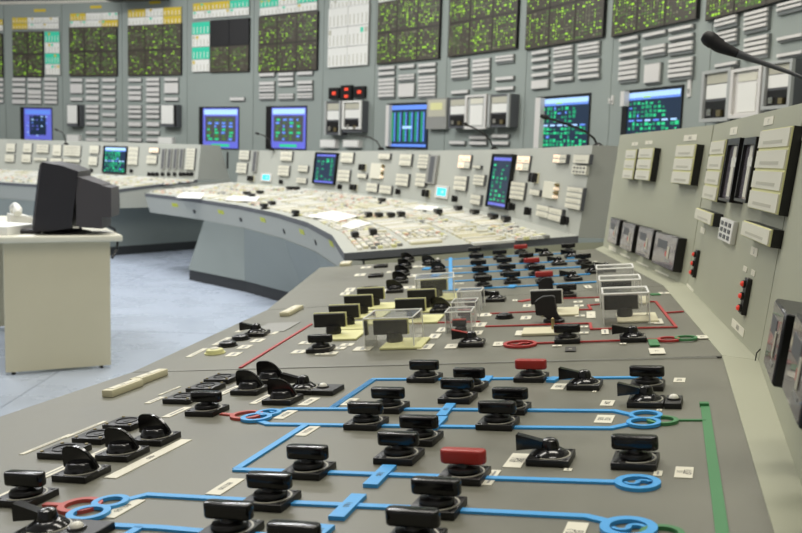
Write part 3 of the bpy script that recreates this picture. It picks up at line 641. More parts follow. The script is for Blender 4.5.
# ------------------------------------------------------------------ middle and left consoles
def zt(th): return 1.31 - .085 * (th - 5) / 40
def ring_console(name, label, ths, ped, zt, endR, z_base=.1, stile=None):
    t = thing(name, label, 'control console', M4.Translation(P(sum(ths) / len(ths), 8.7, 0)))
    desks = []; pans = []
    for a, b in zip(ths, ths[1:]):          # theta a < b : a is right as the operator sees it
        g = .0
        zj = ZE + SL * (RB - RI); q = [P(b, RI, ZE), P(a, RI, ZE), P(a, RB, zj), P(b, RB, zj)]
        mb = MB(); slab(mb, q, .035, 'console_pale', 'lip'); world_mesh(mb, 'desktop', t)
        u = (q[1] - q[0]); pl = Plane(q[0], u, q[3] - q[0], u.length); desks.append(pl)
        h0, h1 = zt(a) - zj, zt(b) - zj
        mb = MB(); lean = .045
        def up(th, zz_, dr=0): return P(th, RB + .0 + lean * (zz_ - zj) / .43 + dr, zz_)
        A, B, C, D = P(b, RB - .002, zj - .01), P(a, RB - .002, zj - .01), up(a, zt(a)), up(b, zt(b))
        A2, B2, C2, D2 = P(b, RB + .48, zj - .01), P(a, RB + .48, zj - .01), up(a, zt(a), .28), up(b, zt(b), .28)
        mb.add([A, B, C, D, A2, B2, C2, D2], [(0, 1, 2, 3), (3, 2, 6, 7), (5, 4, 7, 6), (0, 3, 7, 4), (1, 5, 6, 2)], 'console_pale' if not stile else stile)
        world_mesh(mb, 'back_panel', t); pp = Plane(A, B - A, D - A, (B - A).length); pans.append(pp)
        mb = MB(); mb.add([P(b, RI + .005, ZE - .035), P(a, RI + .005, ZE - .035), P(a, RI + .06, ZE - .2), P(b, RI + .06, ZE - .2), P(b, RI + .09, ZE - .035), P(a, RI + .09, ZE - .035), P(b, RI + .09, ZE - .2), P(a, RI + .09, ZE - .2)],
               [(0, 1, 2, 3), (3, 2, 7, 6), (0, 3, 6, 4), (1, 5, 7, 2)], 'console_pale'); world_mesh(mb, 'apron', t)
    lo, hi = ths[0], ths[-1]
    RK = (lambda th: .16 - .35 * min(1, max(0, (37.3 - th) / 13.1))) if lo < 10 else (lambda th: 0)
    pt = [x for x in ths if ped[0] < x < ped[1]]; pt = [ped[0]] + pt + [ped[1]]
    for a, b in zip(pt, pt[1:]):
        mb = MB(); rf, rr = RI + .055, RB + .45
        vs = [P(b, rf, ZE - .2), P(a, rf, ZE - .2), P(a, rf - RK(a), .1), P(b, rf - RK(b), .1), P(b, rr, ZE - .2), P(a, rr, ZE - .2), P(a, rr, .1), P(b, rr, .1)]
        mb.add(vs, [(0, 1, 2, 3), (0, 3, 7, 4), (1, 5, 6, 2), (4, 7, 6, 5), (0, 4, 5, 1)], 'pedestal_paint'); world_mesh(mb, 'pedestal', t)
        mb = MB(); vs = [P(b, rf + .012 - RK(b), .1), P(a, rf + .012 - RK(a), .1), P(a, rf + .012 - RK(a), 0), P(b, rf + .012 - RK(b), 0), P(b, rr, .1), P(a, rr, .1), P(a, rr, 0), P(b, rr, 0)]
        mb.add(vs, [(0, 1, 2, 3), (0, 3, 7, 4), (1, 5, 6, 2)], 'plinth'); world_mesh(mb, 'plinth', t)
    zj = ZE + SL * (RB - RI)
    for th, s in ((lo, -1), (hi, 1)):       # end cheeks under the desk and behind the panel
        mb = MB(); z0 = 0 if th < 10 else ZE - .2
        mb.quad([P(th, RI + .1, ZE - .035), P(th, RB, zj - .035), P(th, RB + .48, zj - .01), P(th, RB + .48, z0), P(th, RI + .1, z0)], 'console_paint' if th < 10 else 'console_pale'); world_mesh(mb, 'end_cheek', t)
    return t, desks, pans
MID, MD, MP = ring_console('control_console', 'curved middle control console with dark screens in its sloping back panel', [4.5, 11.2, 17.8, 24.2, 31, 38, 45.2], (4.8, 37.3), zt, None)
LFT, LD, LP = ring_console('control_console', 'far left control console partly hidden behind the desk monitor', [49.8, 57, 64, 71, 78, 86], (52.2, 86), lambda th: 1.275 - .0 * th, None)

def strip_block(pls, px, rows, label, group, **kw):
    x0, y0, x1, y1 = px; sk = (y1 - y0) * .07
    return put_ann(pls, (x0 + sk, y0), (x1 - sk, y1), rows, label, group, frame='grey_mid', side='grey_dark', d=.022, **kw)
def small(pls, x, y, kind, label, group=None):
    pl = which(pls, x, y); a, b = pl.uv(x, y); T = pl.mat(a, b)
    if kind == 'sw':
        assemble('panel_switch', label, 'switch', T, [('bezel', MC.setdefault('pb', MB().lathe([(.022, 0), (.022, .012), (.016, .016)], 'black_plate', 16).mesh('bezel'))), ('toggle', MC.setdefault('pt', MB().rbox(-.007, .007, -.024, .024, .014, .04, 'black', .003, 1).mesh('toggle')))], group)
    elif kind == 'pair':
        assemble('switch_pair', label, 'switch', T, [('plate', MC.setdefault('pp', MB().box(-.05, .05, -.03, .03, 0, .008, 'cream').mesh('plate')))] + [('toggle', MC.setdefault('pq%d' % s, MB().rbox(s * .032 - .014, s * .032 + .014, -.028, .028, .008, .04, 'black', .004, 1).mesh('toggle'))) for s in (-1, 1)], group)
def slot(pls, px, label, group):
    x0, y0, x1, y1 = px; pl, a, b, w, h = rect(pls, (x0 + .6, y0), (x1 - .6, y1), .02); k = ('slot', round(w, 3), round(h, 2))
    if k not in MC:
        mb = MB().box(-w / 2, w / 2, -h / 2, h / 2, 0, .02, 'grey_mid'); s = MB().box(-w * .25, w * .25, -h * .45, h * .45, .02, .021, 'grey_dark')
        MC[k] = [('bezel', mb.mesh('bezel')), ('scale', s.mesh('scale'))]
    assemble('edge_meter', label, 'meter', pl.mat(a, b), MC[k], group)
def lcd(pls, px, label):
    x0, y0, x1, y1 = px; pl, a, b, w, h = rect(pls, (x0, y0), (x1, y1), .015)
    mb = MB().rbox(-w / 2, w / 2, -h / 2, h / 2, 0, .015, 'strip', .002, 1); s = MB().box(-w * .3, w * .36, -h * .28, h * .3, .015, .016, 'cyan').box(w * .02, w * .2, -h * .1, h * .12, .016, .0164, 'head_scr')
    assemble('digital_display', label, 'display', pl.mat(a, b), [('housing', mb.mesh('housing')), ('screen', s.mesh('screen'), None, 'glowing cyan screen')], 'cyan displays on the middle console')
def screen_mesh(w, h, style, seed, z):
    rr = random.Random(seed); s = MB(); s.keep = 1
    def q(x0, x1, y0, y1, dz, m): s.quad([(x0, y0, z + dz), (x1, y0, z + dz), (x1, y1, z + dz), (x0, y1, z + dz)], m)
    X = lambda t: -w / 2 + w * t
    Y = lambda t: -h / 2 + h * t
    if style == 'green':
        q(X(0), X(1), Y(0), Y(1), 0, 'b_dark'); q(X(.02), X(.98), Y(.88), Y(.98), .001, 'head_scr'); q(X(.02), X(.98), Y(.84), Y(.875), .001, 'b_scr'); q(X(.3), X(.45), Y(.87), Y(.9), .0015, 'g_lamp')
        for i in range(12):
            for j in range(10):
                x = .04 + i * .079; y = .04 + j * .079
                if j == 5:
                    if i % 2 == 0: q(X(x), X(x + .11), Y(y), Y(y + .035), .001, rr.choice(['b_scr', 'head_scr']))
                    continue
                if rr.random() < (.84 if j != 2 else .4) and not (j > 5 and i > 8):
                    q(X(x), X(x + rr.uniform(.03, .07)), Y(y), Y(y + rr.uniform(.025, .07)), .001, rr.choice(['g_scr', 'g_scr2', 'b_scr'] if rr.random() < .15 else ['g_scr', 'g_scr2']))
    elif style == 'panel':
        q(X(0), X(1), Y(0), Y(1), 0, 'b_dark'); q(X(.04), X(.96), Y(.91), Y(.97), .001, 'bl_scr'); q(X(.04), X(.96), Y(.03), Y(.08), .001, 'bl_scr')
        for i in range(4):
            for j in range(9):
                if rr.random() < .62: x = .1 + i * .22; y = .12 + j * .085; q(X(x), X(x + rr.uniform(.05, .15)), Y(y), Y(y + rr.uniform(.02, .06)), .001, rr.choice(['g_scr2', 'g_scr2', 'g_scr']))
    elif style == 'wave':
        q(X(0), X(1), Y(0), Y(1), 0, 'bl_scr'); q(X(.03), X(.97), Y(.84), Y(.97), .001, 'head_scr'); q(X(.07), X(.93), Y(.17), Y(.8), .001, 'grey_dark'); q(X(.25), X(.75), Y(.04), Y(.1), .001, 'g_scr')
        for i in range(4):
            for j in range(7):
                x = .14 + i * .2 + rr.uniform(-.02, .02); q(X(x), X(x + rr.uniform(.05, .12)), Y(.2 + j * .08), Y(.25 + j * .08), .002, rr.choice(['g_scr', 'g_lamp2', 'b_scr']))
    elif style == 'blue':
        q(X(0), X(1), Y(0), Y(1), 0, 'bl_scr'); q(X(.05), X(.95), Y(.82), Y(.95), .001, 'b_scr'); q(X(.2), X(.8), Y(.15), Y(.78), .001, 'b_dark') if seed % 2 else None
        for i in range(5):
            for j in range(7): 
                if rr.random() < .6: q(X(.1 + i * .17), X(.1 + i * .17 + rr.uniform(.03, .1)), Y(.12 + j * .1), Y(.16 + j * .1), .002, rr.choice(['b_scr', 'head_scr', 'bl_scr']))
    else:   # 'tables'
        q(X(0), X(1), Y(0), Y(1), 0, 'b_dark'); q(X(.02), X(.98), Y(.88), Y(.98), .001, 'b_scr'); q(X(.02), X(.98), Y(.02), Y(.08), .001, 'b_scr')
        for i in range(6):
            q(X(.06 + i * .155), X(.06 + i * .155 + .045), Y(.14), Y(.82), .001, 'g_scr2'); q(X(.12 + i * .155), X(.12 + i * .155 + .03), Y(.14), Y(.82), .001, 'b_scr')
        q(X(.35), X(.6), Y(.44), Y(.5), .002, 'head_scr')
    return s.mesh('screen', False)
def monitor(pls, tl, br, style, label, group, seed, d=.06, side=.16, name='wall_monitor', lip=.04):
    pl, a, b, w, h = rect(pls, tl, br, d); mb = MB()
    mb.box(-w / 2, w / 2, -h / 2, h / 2, 0, d * .7, 'black'); s0 = w * side; e = h * .018
    for q in ((-w / 2, -w / 2 + s0, -h / 2, h / 2), (w / 2 - e, w / 2, -h / 2, h / 2), (-w / 2 + s0, w / 2 - e, -h / 2, -h / 2 + e), (-w / 2 + s0, w / 2 - e, h / 2 - e * 1.8, h / 2)): mb.box(*q, d * .7, d, 'black')
    sw, sh = w - s0 - e, h - 2.8 * e; me = screen_mesh(sw - .004, sh - .004, style, seed, 0)
    t = assemble(name, label, 'monitor', pl.mat(a, b), [('bezel', mb.mesh('bezel'))], group)
    put('screen', me, t, M4.Translation((-w / 2 + s0 + sw / 2, -h / 2 + e + sh / 2, d * .75))); return t
G1 = 'annunciator blocks on the middle console panel'
J = 'middle console'
for px, rows, lab in (((238.7, 150, 249, 160), 3, 'upper block at the left end of the middle console'), ((236, 162.5, 246.6, 173.5), 3, 'lower block at the left end of the middle console'), ((280, 151, 292, 161), 2, 'upper pale pink block above its twin, right of the first cyan display'), ((277.5, 165, 289, 176.2), 3, 'lower three row block right of the first cyan display'),
                      ((297.6, 165, 307.6, 172), 2, 'upper block left of the left dark screen'), ((296, 177.3, 306, 183.6), 2, 'lower block left of the left dark screen'), ((340.5, 152, 353, 163), 2, 'upper block just right of the left dark screen'), ((337, 169.2, 349.4, 182), 3, 'lower three row block right of the left dark screen'),
                      ((357, 173, 366, 178.5), 1, 'small plate under the first switch pair right of the left screen'), ((378, 153, 389.6, 159.5), 1, 'single wide block above the left lamp block'), ((366, 182.3, 377, 192.3), 2, 'left one of two blocks below the left lamp block'), ((379, 184.5, 391, 194.3), 2, 'right one of two blocks below the left lamp block'),
                      ((399, 153.6, 411, 166), 2, 'upper block left of the long slot meter at centre'), ((395.4, 173, 408, 186.5), 3, 'lower three row block above a black switch at centre'), ((417.7, 154, 427.7, 168.8), 4, 'upper block touching the centre slot meter'), ((415, 172.5, 425, 187), 3, 'lower block touching the centre slot meter'),
                      ((453.5, 175.2, 466, 191), 3, 'three row block under the warm lit block at centre right'), ((473, 174, 483.6, 186), 3, 'upper block left of the right dark screen'), ((470, 193.6, 480, 205.4), 2, 'lower block left of the right dark screen'), ((510, 181, 524, 200.4), 4, 'four row block right of the right dark screen'),
                      ((529, 188.4, 539, 196.2), 1, 'small block under the right switch pair'), ((573, 154, 588.7, 164), 1, 'wide block at the top right corner of the middle console'), ((536, 203.6, 548, 218.6), 2, 'left one of two low blocks near the right end'), ((548, 206.7, 561, 222.5), 2, 'right one of two low blocks near the right end'), ((565.6, 185.7, 581, 210.6), 4, 'tallest block at the right end of the middle console'),
                      ((472.5, 165, 480, 168.6), 1, 'tiny block left of the right dark screen')):
    strip_block(MP, px, rows, 'white annunciator ' + lab, G1)
for px, lab in (((458, 154.7, 470, 168.6), 'warm lit four cell annunciator at the middle console centre right'), ((516.5, 155.5, 529, 171), 'warm lit annunciator just right of the right dark screen'), ((553, 154, 565.6, 163.4), 'warm lit annunciator near the right end of the middle console'), ((281, 151.4, 291, 160.6), None)):
    if lab: strip_block(MP, px, 2, lab, 'lit annunciators on the middle console', cols=2, lit=[(0, 0), (0, 1), (1, 0)] if px[0] < 540 else [(0, 0), (1, 0)])
for px, lab in (((252.5, 151, 256, 172), 'slot meter at the left end of the middle console'), ((428, 155, 434.5, 184), 'slot meter at the centre of the middle console')): slot(MP, px, lab, 'slot meters on the middle console')
lcd(MP, (261, 173, 270.5, 182), 'left glowing cyan display on the middle console'); lcd(MP, (435.6, 185, 446.6, 199), 'right glowing cyan display on the middle console')
for x, y, k, lab in ((252, 178.5, 'pair', 'black switch pair left of the left cyan display'), (282, 182, 'sw', 'single black switch under the lower block by the left cyan display'), (364, 167.5, 'pair', 'black switch pair right of the left dark screen'), (399.5, 192, 'sw', 'single black switch at the centre of the middle console'), (428, 193.5, 'pair', 'black switch pair left of the right cyan display'), (456.5, 199, 'sw', 'single black switch left of the right dark screen'),
                     (514, 207, 'sw', 'single black switch just right of the right dark screen'), (536.5, 178, 'pair', 'black switch pair left of the right lamp block'), (530.5, 211.5, 'sw', 'black lever switch low on the panel near two low blocks'), (567.8, 221, 'sw', 'black knob at the lower right corner of the middle panel'), (341, 187, 'sw', 'black switch beneath the block right of the left screen'), (355, 187.5, 'pair', 'low black switch pair right of the left screen')):
    small(MP, x, y, k, lab, 'switches on the middle console panel')
for px, lab in (((371, 163, 380, 179), 'left block with a column of round lamps'), ((544, 181, 553, 199), 'right block with a column of round lamps')):
    pl, a, b, w, h = rect(MP, px[:2], px[2:], .02); L = [('housing', MB().rbox(-w / 2, w / 2, -h / 2, h / 2, 0, .02, 'lens', .002, 1).mesh('housing'))]
    for r in range(4): L.append(('lamp_button', MB().lathe([(h * .08, 0), (h * .08, .02), (h * .05, .028)], 'warm_lit' if r % 2 else 'brass', 12, M4.Translation((w * .5 + h * .07, h * (.36 - .24 * r), 0))).mesh('lamp_button')))
    assemble('lamp_block', lab + ' on the middle console', 'lamp block', pl.mat(a, b), L, 'lamp blocks on the middle console')
monitor(MP, (315, 152), (333, 185), 'panel', 'left dark green screen set in the middle console panel', 'screens in the console panels', 3, .03, .05, 'panel_monitor'); monitor(MP, (492, 153.6), (504.5, 210), 'panel', 'right dark green screen set in the middle console panel', 'screens in the console panels', 8, .03, .05, 'panel_monitor')
pl, a, b, w, h = rect(MP, (572.5, 165), (585.5, 174.7), .015); L = [('keypad_body', MB().box(-w / 2, w / 2, -h / 2, h / 2, 0, .015, 'lens').mesh('keypad_body'))]
for r in range(2):
    for c in range(4): x, y = (c - 1.5) * w * .22, (.5 - r) * h * .45; L.append(('keypad_key', MB().box(x - w * .05, x + w * .05, y - h * .09, y + h * .09, .015, .018, 'grey_dark').mesh('keypad_key')))
assemble('keypad', 'small keypad with eight grey keys at the middle console right end', 'keypad', pl.mat(a, b), L)
G2 = 'annunciator blocks on the far left console panel'
for px, rows, lab in (((5.5, 143, 15.4, 152), 1, 'upper leftmost square block'), ((4.4, 154, 14.4, 162), 1, 'lower leftmost square block'), ((22.6, 143, 32, 152.6), 1, 'upper second square block from the left'), ((21, 154, 31, 162.6), 1, 'lower second square block from the left'), ((35.7, 144, 48.7, 153), 3, 'upper wide block of thin rows'), ((33.6, 157.4, 47, 161), 1, 'thin strip block above the monitor'),
                      ((52, 144.4, 61.5, 156), 1, 'tall plain block above the monitor'), ((63, 145, 80.7, 156.3), 4, 'widest block of thin rows right of the tall plain block'), ((50, 158, 61.7, 163), 1, 'low block just behind the monitor top'), ((62.4, 158.5, 79.6, 162.6), 1, 'low wide strip block right behind the monitor'), ((89, 145, 99, 153.6), 1, 'upper block left of the green screen'), ((88, 156.3, 97.4, 165.4), 1, 'lower block left of the green screen'),
                      ((127, 146.6, 138.4, 165), 4, 'tall block right of the green screen'), ((146, 155, 156.7, 164), 2, 'block under the small warm lit lamp'), ((185, 148, 195, 170), 7, 'tall seven row block at the right end'), ((66, 165, 79, 171), 1, 'lowest block peeking above the monitor shoulder')):
    strip_block(LP, px, rows, lab + ' of the far left console', G2)
strip_block(LP, (149, 147.5, 158.5, 152.7), 1, 'small warm lit block at the far left console, left of four slots', G2, lit=[(0, 0)])
for k, x in enumerate((162.8, 169, 175, 181)): slot(LP, (x - 1.6, 148.5, x + 1.6, 169), ('first', 'second', 'third', 'fourth')[k] + ' from left of four slot meters on the far left console', 'slot meters on the far left console')
for k, x in enumerate((150, 154, 158, 163.5, 169.5, 175.5, 181.5, 185, 189, 192.5)): small(LP, x, 174.3, 'sw', 'black knob number place %s from left in the row under the slot meters' % ('one two three four five six seven eight nine ten'.split()[k]), 'knob row on the far left console')
monitor(LP, (103.5, 145.7), (124.5, 173.6), 'green', 'green screen set in the far left console panel', 'screens in the console panels', 5, .03, .05, 'panel_monitor')
small(LP, 132, 171, 'sw', 'black knob on the small plate right of the far left green screen'); small(LP, 92, 170.5, 'sw', 'black knob left of the far left green screen')
# dark bar handle on the back of the left console end
mb = MB().tube([(0, 0, -.1), (0, 0, .1)], .012, 'black', 8); e = P(49.8, RB + .42, 1.1) + V((.02, -.03, 0)); o = put('grab_bar', mb.mesh('grab_bar'), LFT); o.matrix_world = M4.Translation(e)
# yellow tags and locks on the middle console apron
for (x, y), k in (((175, 205), 0), ((221, 212), 0), ((263, 219.8), 0), ((302, 231.8), 0), ((331.5, 243.5), 0), ((194.6, 211.5), 1), ((241, 219.6), 1), ((284.3, 231.3), 1), ((316, 242.4), 1)):
    best = None
    for pl in MD:
        q = Plane(pl.o + zz * -.035, pl.u, P(30, .055, -.165) - P(30, 0, 0), pl.len); o_ = pl.o; 
        inn = (V((CC.x, CC.y, 0)) - V((pl.o.x, pl.o.y, 0)) - pl.u * pl.len / 2); inn.z = 0; inn.normalize()
        q = Plane(pl.o - zz * .035 - inn * .005, pl.u, zz * .165 + inn * .055, pl.len); a, b = q.uv(x, y)
        dd = max(-a, a - q.len, 0)
        if best is None or dd < best[0]: best = (dd, q, a, b)
    _, q, a, b = best
    if k: mb = MB().lathe([(.02, 0), (.02, .006), (.012, .008)], 'black', 14); o = put('lock', mb.mesh('lock'), MID)
    else: mb = MB().box(-.06, .06, -.018, .018, 0, .002, 'yellow_tag'); mb.text('2-1', .02, 0, 0, .0024, 'ink'); o = put('yellow_tag', mb.mesh('yellow_tag'), MID, None, 'yellow paper tag')
    o.matrix_world = q.mat(a, b, .001)
# keys and buttons on the middle and left console desktops
def desk_keys(t, desks, nk, nb):
    bars = []; btn = []
    for pl in desks:
        W = pl.len; taper = lambda v: W * (1 + .14 * v / 1.1)
        for band, (v0, v1) in enumerate(((.07, .31), (.34, .58), (.61, .81), (.84, 1.04))):
            x = -.02
            while x < W - .16 + .06 * band:
                kind = R.random(); bw = R.uniform(.15, .32)
                if kind < .45:
                    n = int(bw / .042)
                    for i in range(n): bars.append((pl, x + i * .042, x + i * .042 + .026, v0, v1 - R.choice([0, .04, .08]), R.choice(['button', 'white', 'cream', 'label', 'white'])))
                else:
                    for i in range(int(bw / .034)):
                        for j in range(int((v1 - v0) / .034)):
                            if R.random() < .8: btn.append((pl, x + i * .034, v0 + j * .034, R.choice(['button', 'white', 'white', 'cream', 'button', 'label', 'button', 'grey_mid', 'button', 'button_pink', 'white', 'yellow_pale'])))
                x += bw + R.uniform(.0, .02)
    seen = lambda p: (p - CAM).length
    bars.sort(key=lambda b: seen(b[0].pt(b[1], b[3]))); btn.sort(key=lambda b: seen(b[0].pt(b[1], b[2])))
    def add_bar(mb, b, T): mb.box(b[1], b[2], b[3], b[4], 0, .012, b[5], T)
    def add_btn(mb, b, T): mb.box(b[1], b[1] + .024, b[2], b[2] + .024, 0, .014, b[3], T)
    for name, lst, fn, n in (('key_strip', bars, add_bar, nk), ('push_button', btn, add_btn, nb)):
        for b in lst[:n]:
            mb = MB(); fn(mb, b, b[0].mat(0, 0)); world_mesh(mb, name, t)
        if lst[n:]:
            mb = MB()
            for b in lst[n:]: fn(mb, b, b[0].mat(0, 0))
            o = world_mesh(mb, name + '_field', t); o['kind'] = 'stuff'
    # dark gaps between the module bands
desk_keys(MID, MD, 100, 100); desk_keys(LFT, LD, 60, 60)
def on_desk(pls, x, y, off=0):
    pl = which(pls, x, y, off); a, b = pl.uv(x, y, off); return pl, a, b
KN = MB().lathe([(.03, .0), (.03, .01), (.018, .014), (.018, .022)], 'black', 14).mesh('collar'); KH = MB().rbox(-.05, .05, -.02, .02, .018, .044, 'black', .004, 2).mesh('handle')
ordn = 'one two three four five six seven eight nine ten eleven twelve thirteen fourteen fifteen sixteen seventeen eighteen nineteen twenty twenty-one twenty-two'.split()
for x, y, lab in ((247, 192.5, 'left end, rear one of the leftmost three'), (251.5, 194.5, 'left end, front one of the leftmost three'), (260, 191.5, 'left end, right one of the leftmost three'), (264, 205, 'front edge, left one of a close pair'), (272, 202.5, 'front edge, right one of a close pair'), (295.5, 212, 'front edge, alone left of the large paper'), (290, 187.5, 'rear edge under the left screen, left one'), (296, 187.5, 'rear edge under the left screen, right one'),
                  (355, 234.5, 'near left corner, nearest of all'), (373, 231.5, 'near left corner, right of the nearest'), (368.5, 214, 'centre cluster, leftmost'), (379, 214.5, 'centre cluster, second'), (391, 214.5, 'centre cluster, third'), (401, 213.5, 'centre cluster, rightmost'), (382, 199.5, 'rear centre, alone'), (438, 211, 'right of the centre cluster, alone'), (458, 207.5, 'rear edge under a panel switch, left'), (474.6, 211.5, 'rear edge left of the right screen'), (493, 216, 'rear edge under the right screen, left'), (506, 218.5, 'rear edge under the right screen, right')):
    pl, a, b = on_desk(MD, x, y + 1.5, .02); assemble('desk_switch', 'small black switch on the middle console desk, ' + lab, 'switch', pl.mat(a, b), [('collar', KN), ('handle', KH)], 'black switches on the middle console desk')
for q, lab in (([(305, 216), (333, 210.5), (358, 216), (338, 221)], 'large white sheet on the middle console desk, near the left apron'), ([(340, 226), (356, 219.5), (372, 223), (352, 229)], 'white sheet at the near left corner of the middle console desk'), ([(176, 197.5), (184, 192), (205, 193), (201, 198.5)], 'white sheet at the far left end of the middle console desk'), ([(225, 200), (232, 195.5), (260, 196.5), (256, 201.5)], 'white sheet left of the small black switch pair'), ([(412, 209), (420, 205), (440, 206.5), (434, 210.5)], 'small white sheet right of the centre switch cluster')):
    cx = sum(p[0] for p in q) / 4; cy = sum(p[1] for p in q) / 4; pl, a, b = on_desk(MD, cx, cy, .016); mb = MB()
    mb.prism([(pl.uv(*p, .016)[0] - a, pl.uv(*p, .016)[1] - b) for p in q], .0145, .0165, 'paper'); assemble('paper_sheet', lab, 'paper', pl.mat(a, b), [('sheet', mb.mesh('sheet'))], 'papers on the middle console desk')

# goosenecks on the console panel tops
def goose(pts, Y, label, head=True, r=.006, par=None):
    p = [at_depth(x, y, Y) for x, y in pts]; t = thing('gooseneck_microphone', label, 'microphone', M4.Translation(p[-1]))
    world_mesh(MB().tube(p, r, 'black', 8), 'stem', t)
    if head: world_mesh(MB().tube([p[0] + (p[0] - p[1]).normalized() * .03, p[0], p[0] + (p[1] - p[0]) * .25], [r * 1.6, r * 2.4, r], 'black_matte', 10), 'capsule', t)
    world_mesh(MB().lathe([(.03, -.01), (.03, .005), (.01, .02)], 'black', 14, M4.Translation(p[-1])), 'base', t)
goose([(546, 117.5), (560, 122), (575, 127), (586, 132), (594, 138.5), (598, 146.5)], 4.85, 'thin gooseneck microphone in front of the left green wall monitor')
goose([(466, 124.5), (474, 128), (483, 133), (490, 140), (494, 149.5)], 6.75, 'thin gooseneck microphone in front of the white framed recorder'); goose([(258, 133.7), (264, 135.5), (269, 139.5), (272, 149.5)], 9.9, 'short gooseneck microphone under the right wave pattern monitor'); goose([(361, 136), (370, 137.5), (377, 141.5), (381, 149)], 8.6, 'thin bare gooseneck left of the blue table monitor', False)
goose([(57, 130), (61.5, 132), (64.5, 136), (66, 144)], 11.3, 'short gooseneck microphone at far left beside a small recorder')
goose([(16, 184.5), (21, 190), (27, 197), (31, 207)], 10.2, 'black gooseneck drooping from the far left console edge') if False else None

# ------------------------------------------------------------------ wall
bx = [-120, -58, 6, 63, 122.5, 187, 253, 322, 373.5, 445, 524, 609, 706, 812, 950]
def wall_pt(x):
    d = ray(x, 120); k = d.x / d.y; A = 1 + k * k; B = -2 * (k * CC.x + CC.y); Cq = CC.x ** 2 + CC.y ** 2 - RW ** 2; Y = (-B + math.sqrt(B * B - 4 * A * Cq)) / (2 * A); return V((k * Y, Y, 0))
wp = [wall_pt(x) for x in bx]
WZ = 3.27; WP = []; BAYS = []
bn = ['far left cut off bay', 'bay at the left picture edge', 'bay with teal lamp column above the blue monitor', 'second full bay from the left', 'third full bay from the left', 'bay with half dark board and teal column', 'bay above the right wave pattern monitor', 'narrow bay with white lamp board and red displays', 'bay with table monitor and board', 'bay with the white framed recorder', 'bay above the left green monitor', 'bay above the right green monitor', 'bay at the right with three recorders', 'rightmost cut off bay']
for i, (a, b) in enumerate(zip(wp, wp[1:])):
    pl = Plane(a, b - a, zz, (b - a).length); WP.append(pl)
    t = thing('instrument_wall_bay', 'grey instrument wall ' + bn[i], 'wall panel', pl.mat(pl.len / 2, 0), 'bays of the curved instrument wall'); BAYS.append(t)
    mb = MB(); mb.box(-pl.len / 2 + .004, pl.len / 2 - .004, 0, WZ, -.04, 0, 'wall_paint'); put('bay_face', mb.mesh('bay_face'), t)
mb = MB()
for a, b in zip(wp, wp[1:]):
    oa = (a - V((CC.x, CC.y, 0))).normalized(); ob = (b - V((CC.x, CC.y, 0))).normalized(); mb.quad([a + oa * .045, b + ob * .045, b + ob * .045 + zz * 4.2, a + oa * .045 + zz * 4.2], 'grey_dark')
struct('wall_back', mb.mesh('wall_back'))
mb = MB()
for a, b in zip(wp, wp[1:]):
    ia = (V((CC.x, CC.y, 0)) - a).normalized(); ib = (V((CC.x, CC.y, 0)) - b).normalized(); e0 = zz * (WZ + .002); e1 = zz * (WZ + .42)
    mb.add([a + e0, b + e0, b - ib * .35 + e1, a - ia * .35 + e1, a - ia * .4 + e1 + zz * .5, b - ib * .4 + e1 + zz * .5], [(0, 1, 2, 3), (3, 2, 5, 4)], 'ceiling')
struct('trim_1', mb.mesh('trim_1'))
SM = {}
def wstrip(w, h, n=1):
    k = (round(w, 2), round(h, 3), n)
    if k not in SM:
        w, h, n = k; mb = MB(); mb.box(-w / 2, w / 2, -h / 2 - .012, h / 2 + .004, 0, .018, 'strip_frame')
        for r in range(n):
            y1 = h / 2 - h * r / n; y0 = h / 2 - h * (r + 1) / n + (.012 if n > 1 else 0); mb.box(-w / 2 + .004, w / 2 - .004, y0, y1, .018, .03, 'strip')
        SM[k] = mb.mesh('annunciator_strip')
    return SM[k]
def bay_of(x, y):
    pl = which(WP, x, y); return pl, BAYS[WP.index(pl)]
def strips(xa, xb, ys, slope=0):
    for q in ys:
        y, h, n = (q, 2.9, 1) if not isinstance(q, tuple) else (q + (1,))[:3]
        pl, bay = bay_of((xa + xb) / 2, y); ym = y - slope * (xb - xa) / 2
        a, b = pl.uv(xa, y, .03); c, _ = pl.uv(xb, y - slope * (xb - xa), .03); _, d = pl.uv(xa, y + h, .03); h_m = abs(b - d)
        o = put('annunciator_strip', wstrip(abs(c - a), h_m, n), bay)
        o.parent = bay; o.matrix_world = pl.mat((a + c) / 2, (b + d) / 2)
strips(12, 25, [78, 83, (88.5, 4), 94.5, (99.5, 4)]); strips(27.5, 41, [78, (83.5, 4), (90, 4), 95, (99.5, 4)]); strips(44, 57, [77.5, 82.5, 86.7, 91.5, 96, 100.5])
strips(-8, 3, [78, 83, 88.5, 94, 99.5])
strips(70, 82, [78.5, (84, 9), 97.5]); strips(85.5, 98.5, [79, 84.5, 90, (96, 4), 105, 109.5, (115, 4), 122, 131, 138]); strips(102, 115, [78.5, 85.5, 91.5, 98, 105, 113, (122, 4), 131, 138])
strips(128, 141, [78.5, 86, 91.5, (96, 4), 105.5, 110, 115, (122, 4), 131, 138]); strips(146, 159, [78, 82.5, (87.5, 4), 93, (98, 4), 105.5, 110, 115, (122, 4), 131, 138]); strips(164, 178, [78, (83, 10), 97.5])
strips(229.5, 244, [97.5]); strips(259, 274, [73.5, 82, (86.5, 6, 2), (94, 5.5, 2)]); strips(278, 293, [73, 78, 83, (94, 5.5, 2)]); strips(297, 312, [72, 81, (86, 6, 2), (93.5, 5.5, 2)], .02)
strips(378, 394, [67, 72.5, 79, (83, 15, 4)], .04); strips(398, 414, [65.5, (75, 6, 2), (84, 13)], .05); strips(418, 435, [64, 70, (76.5, 7, 2), (84, 13.5, 4)], .06)
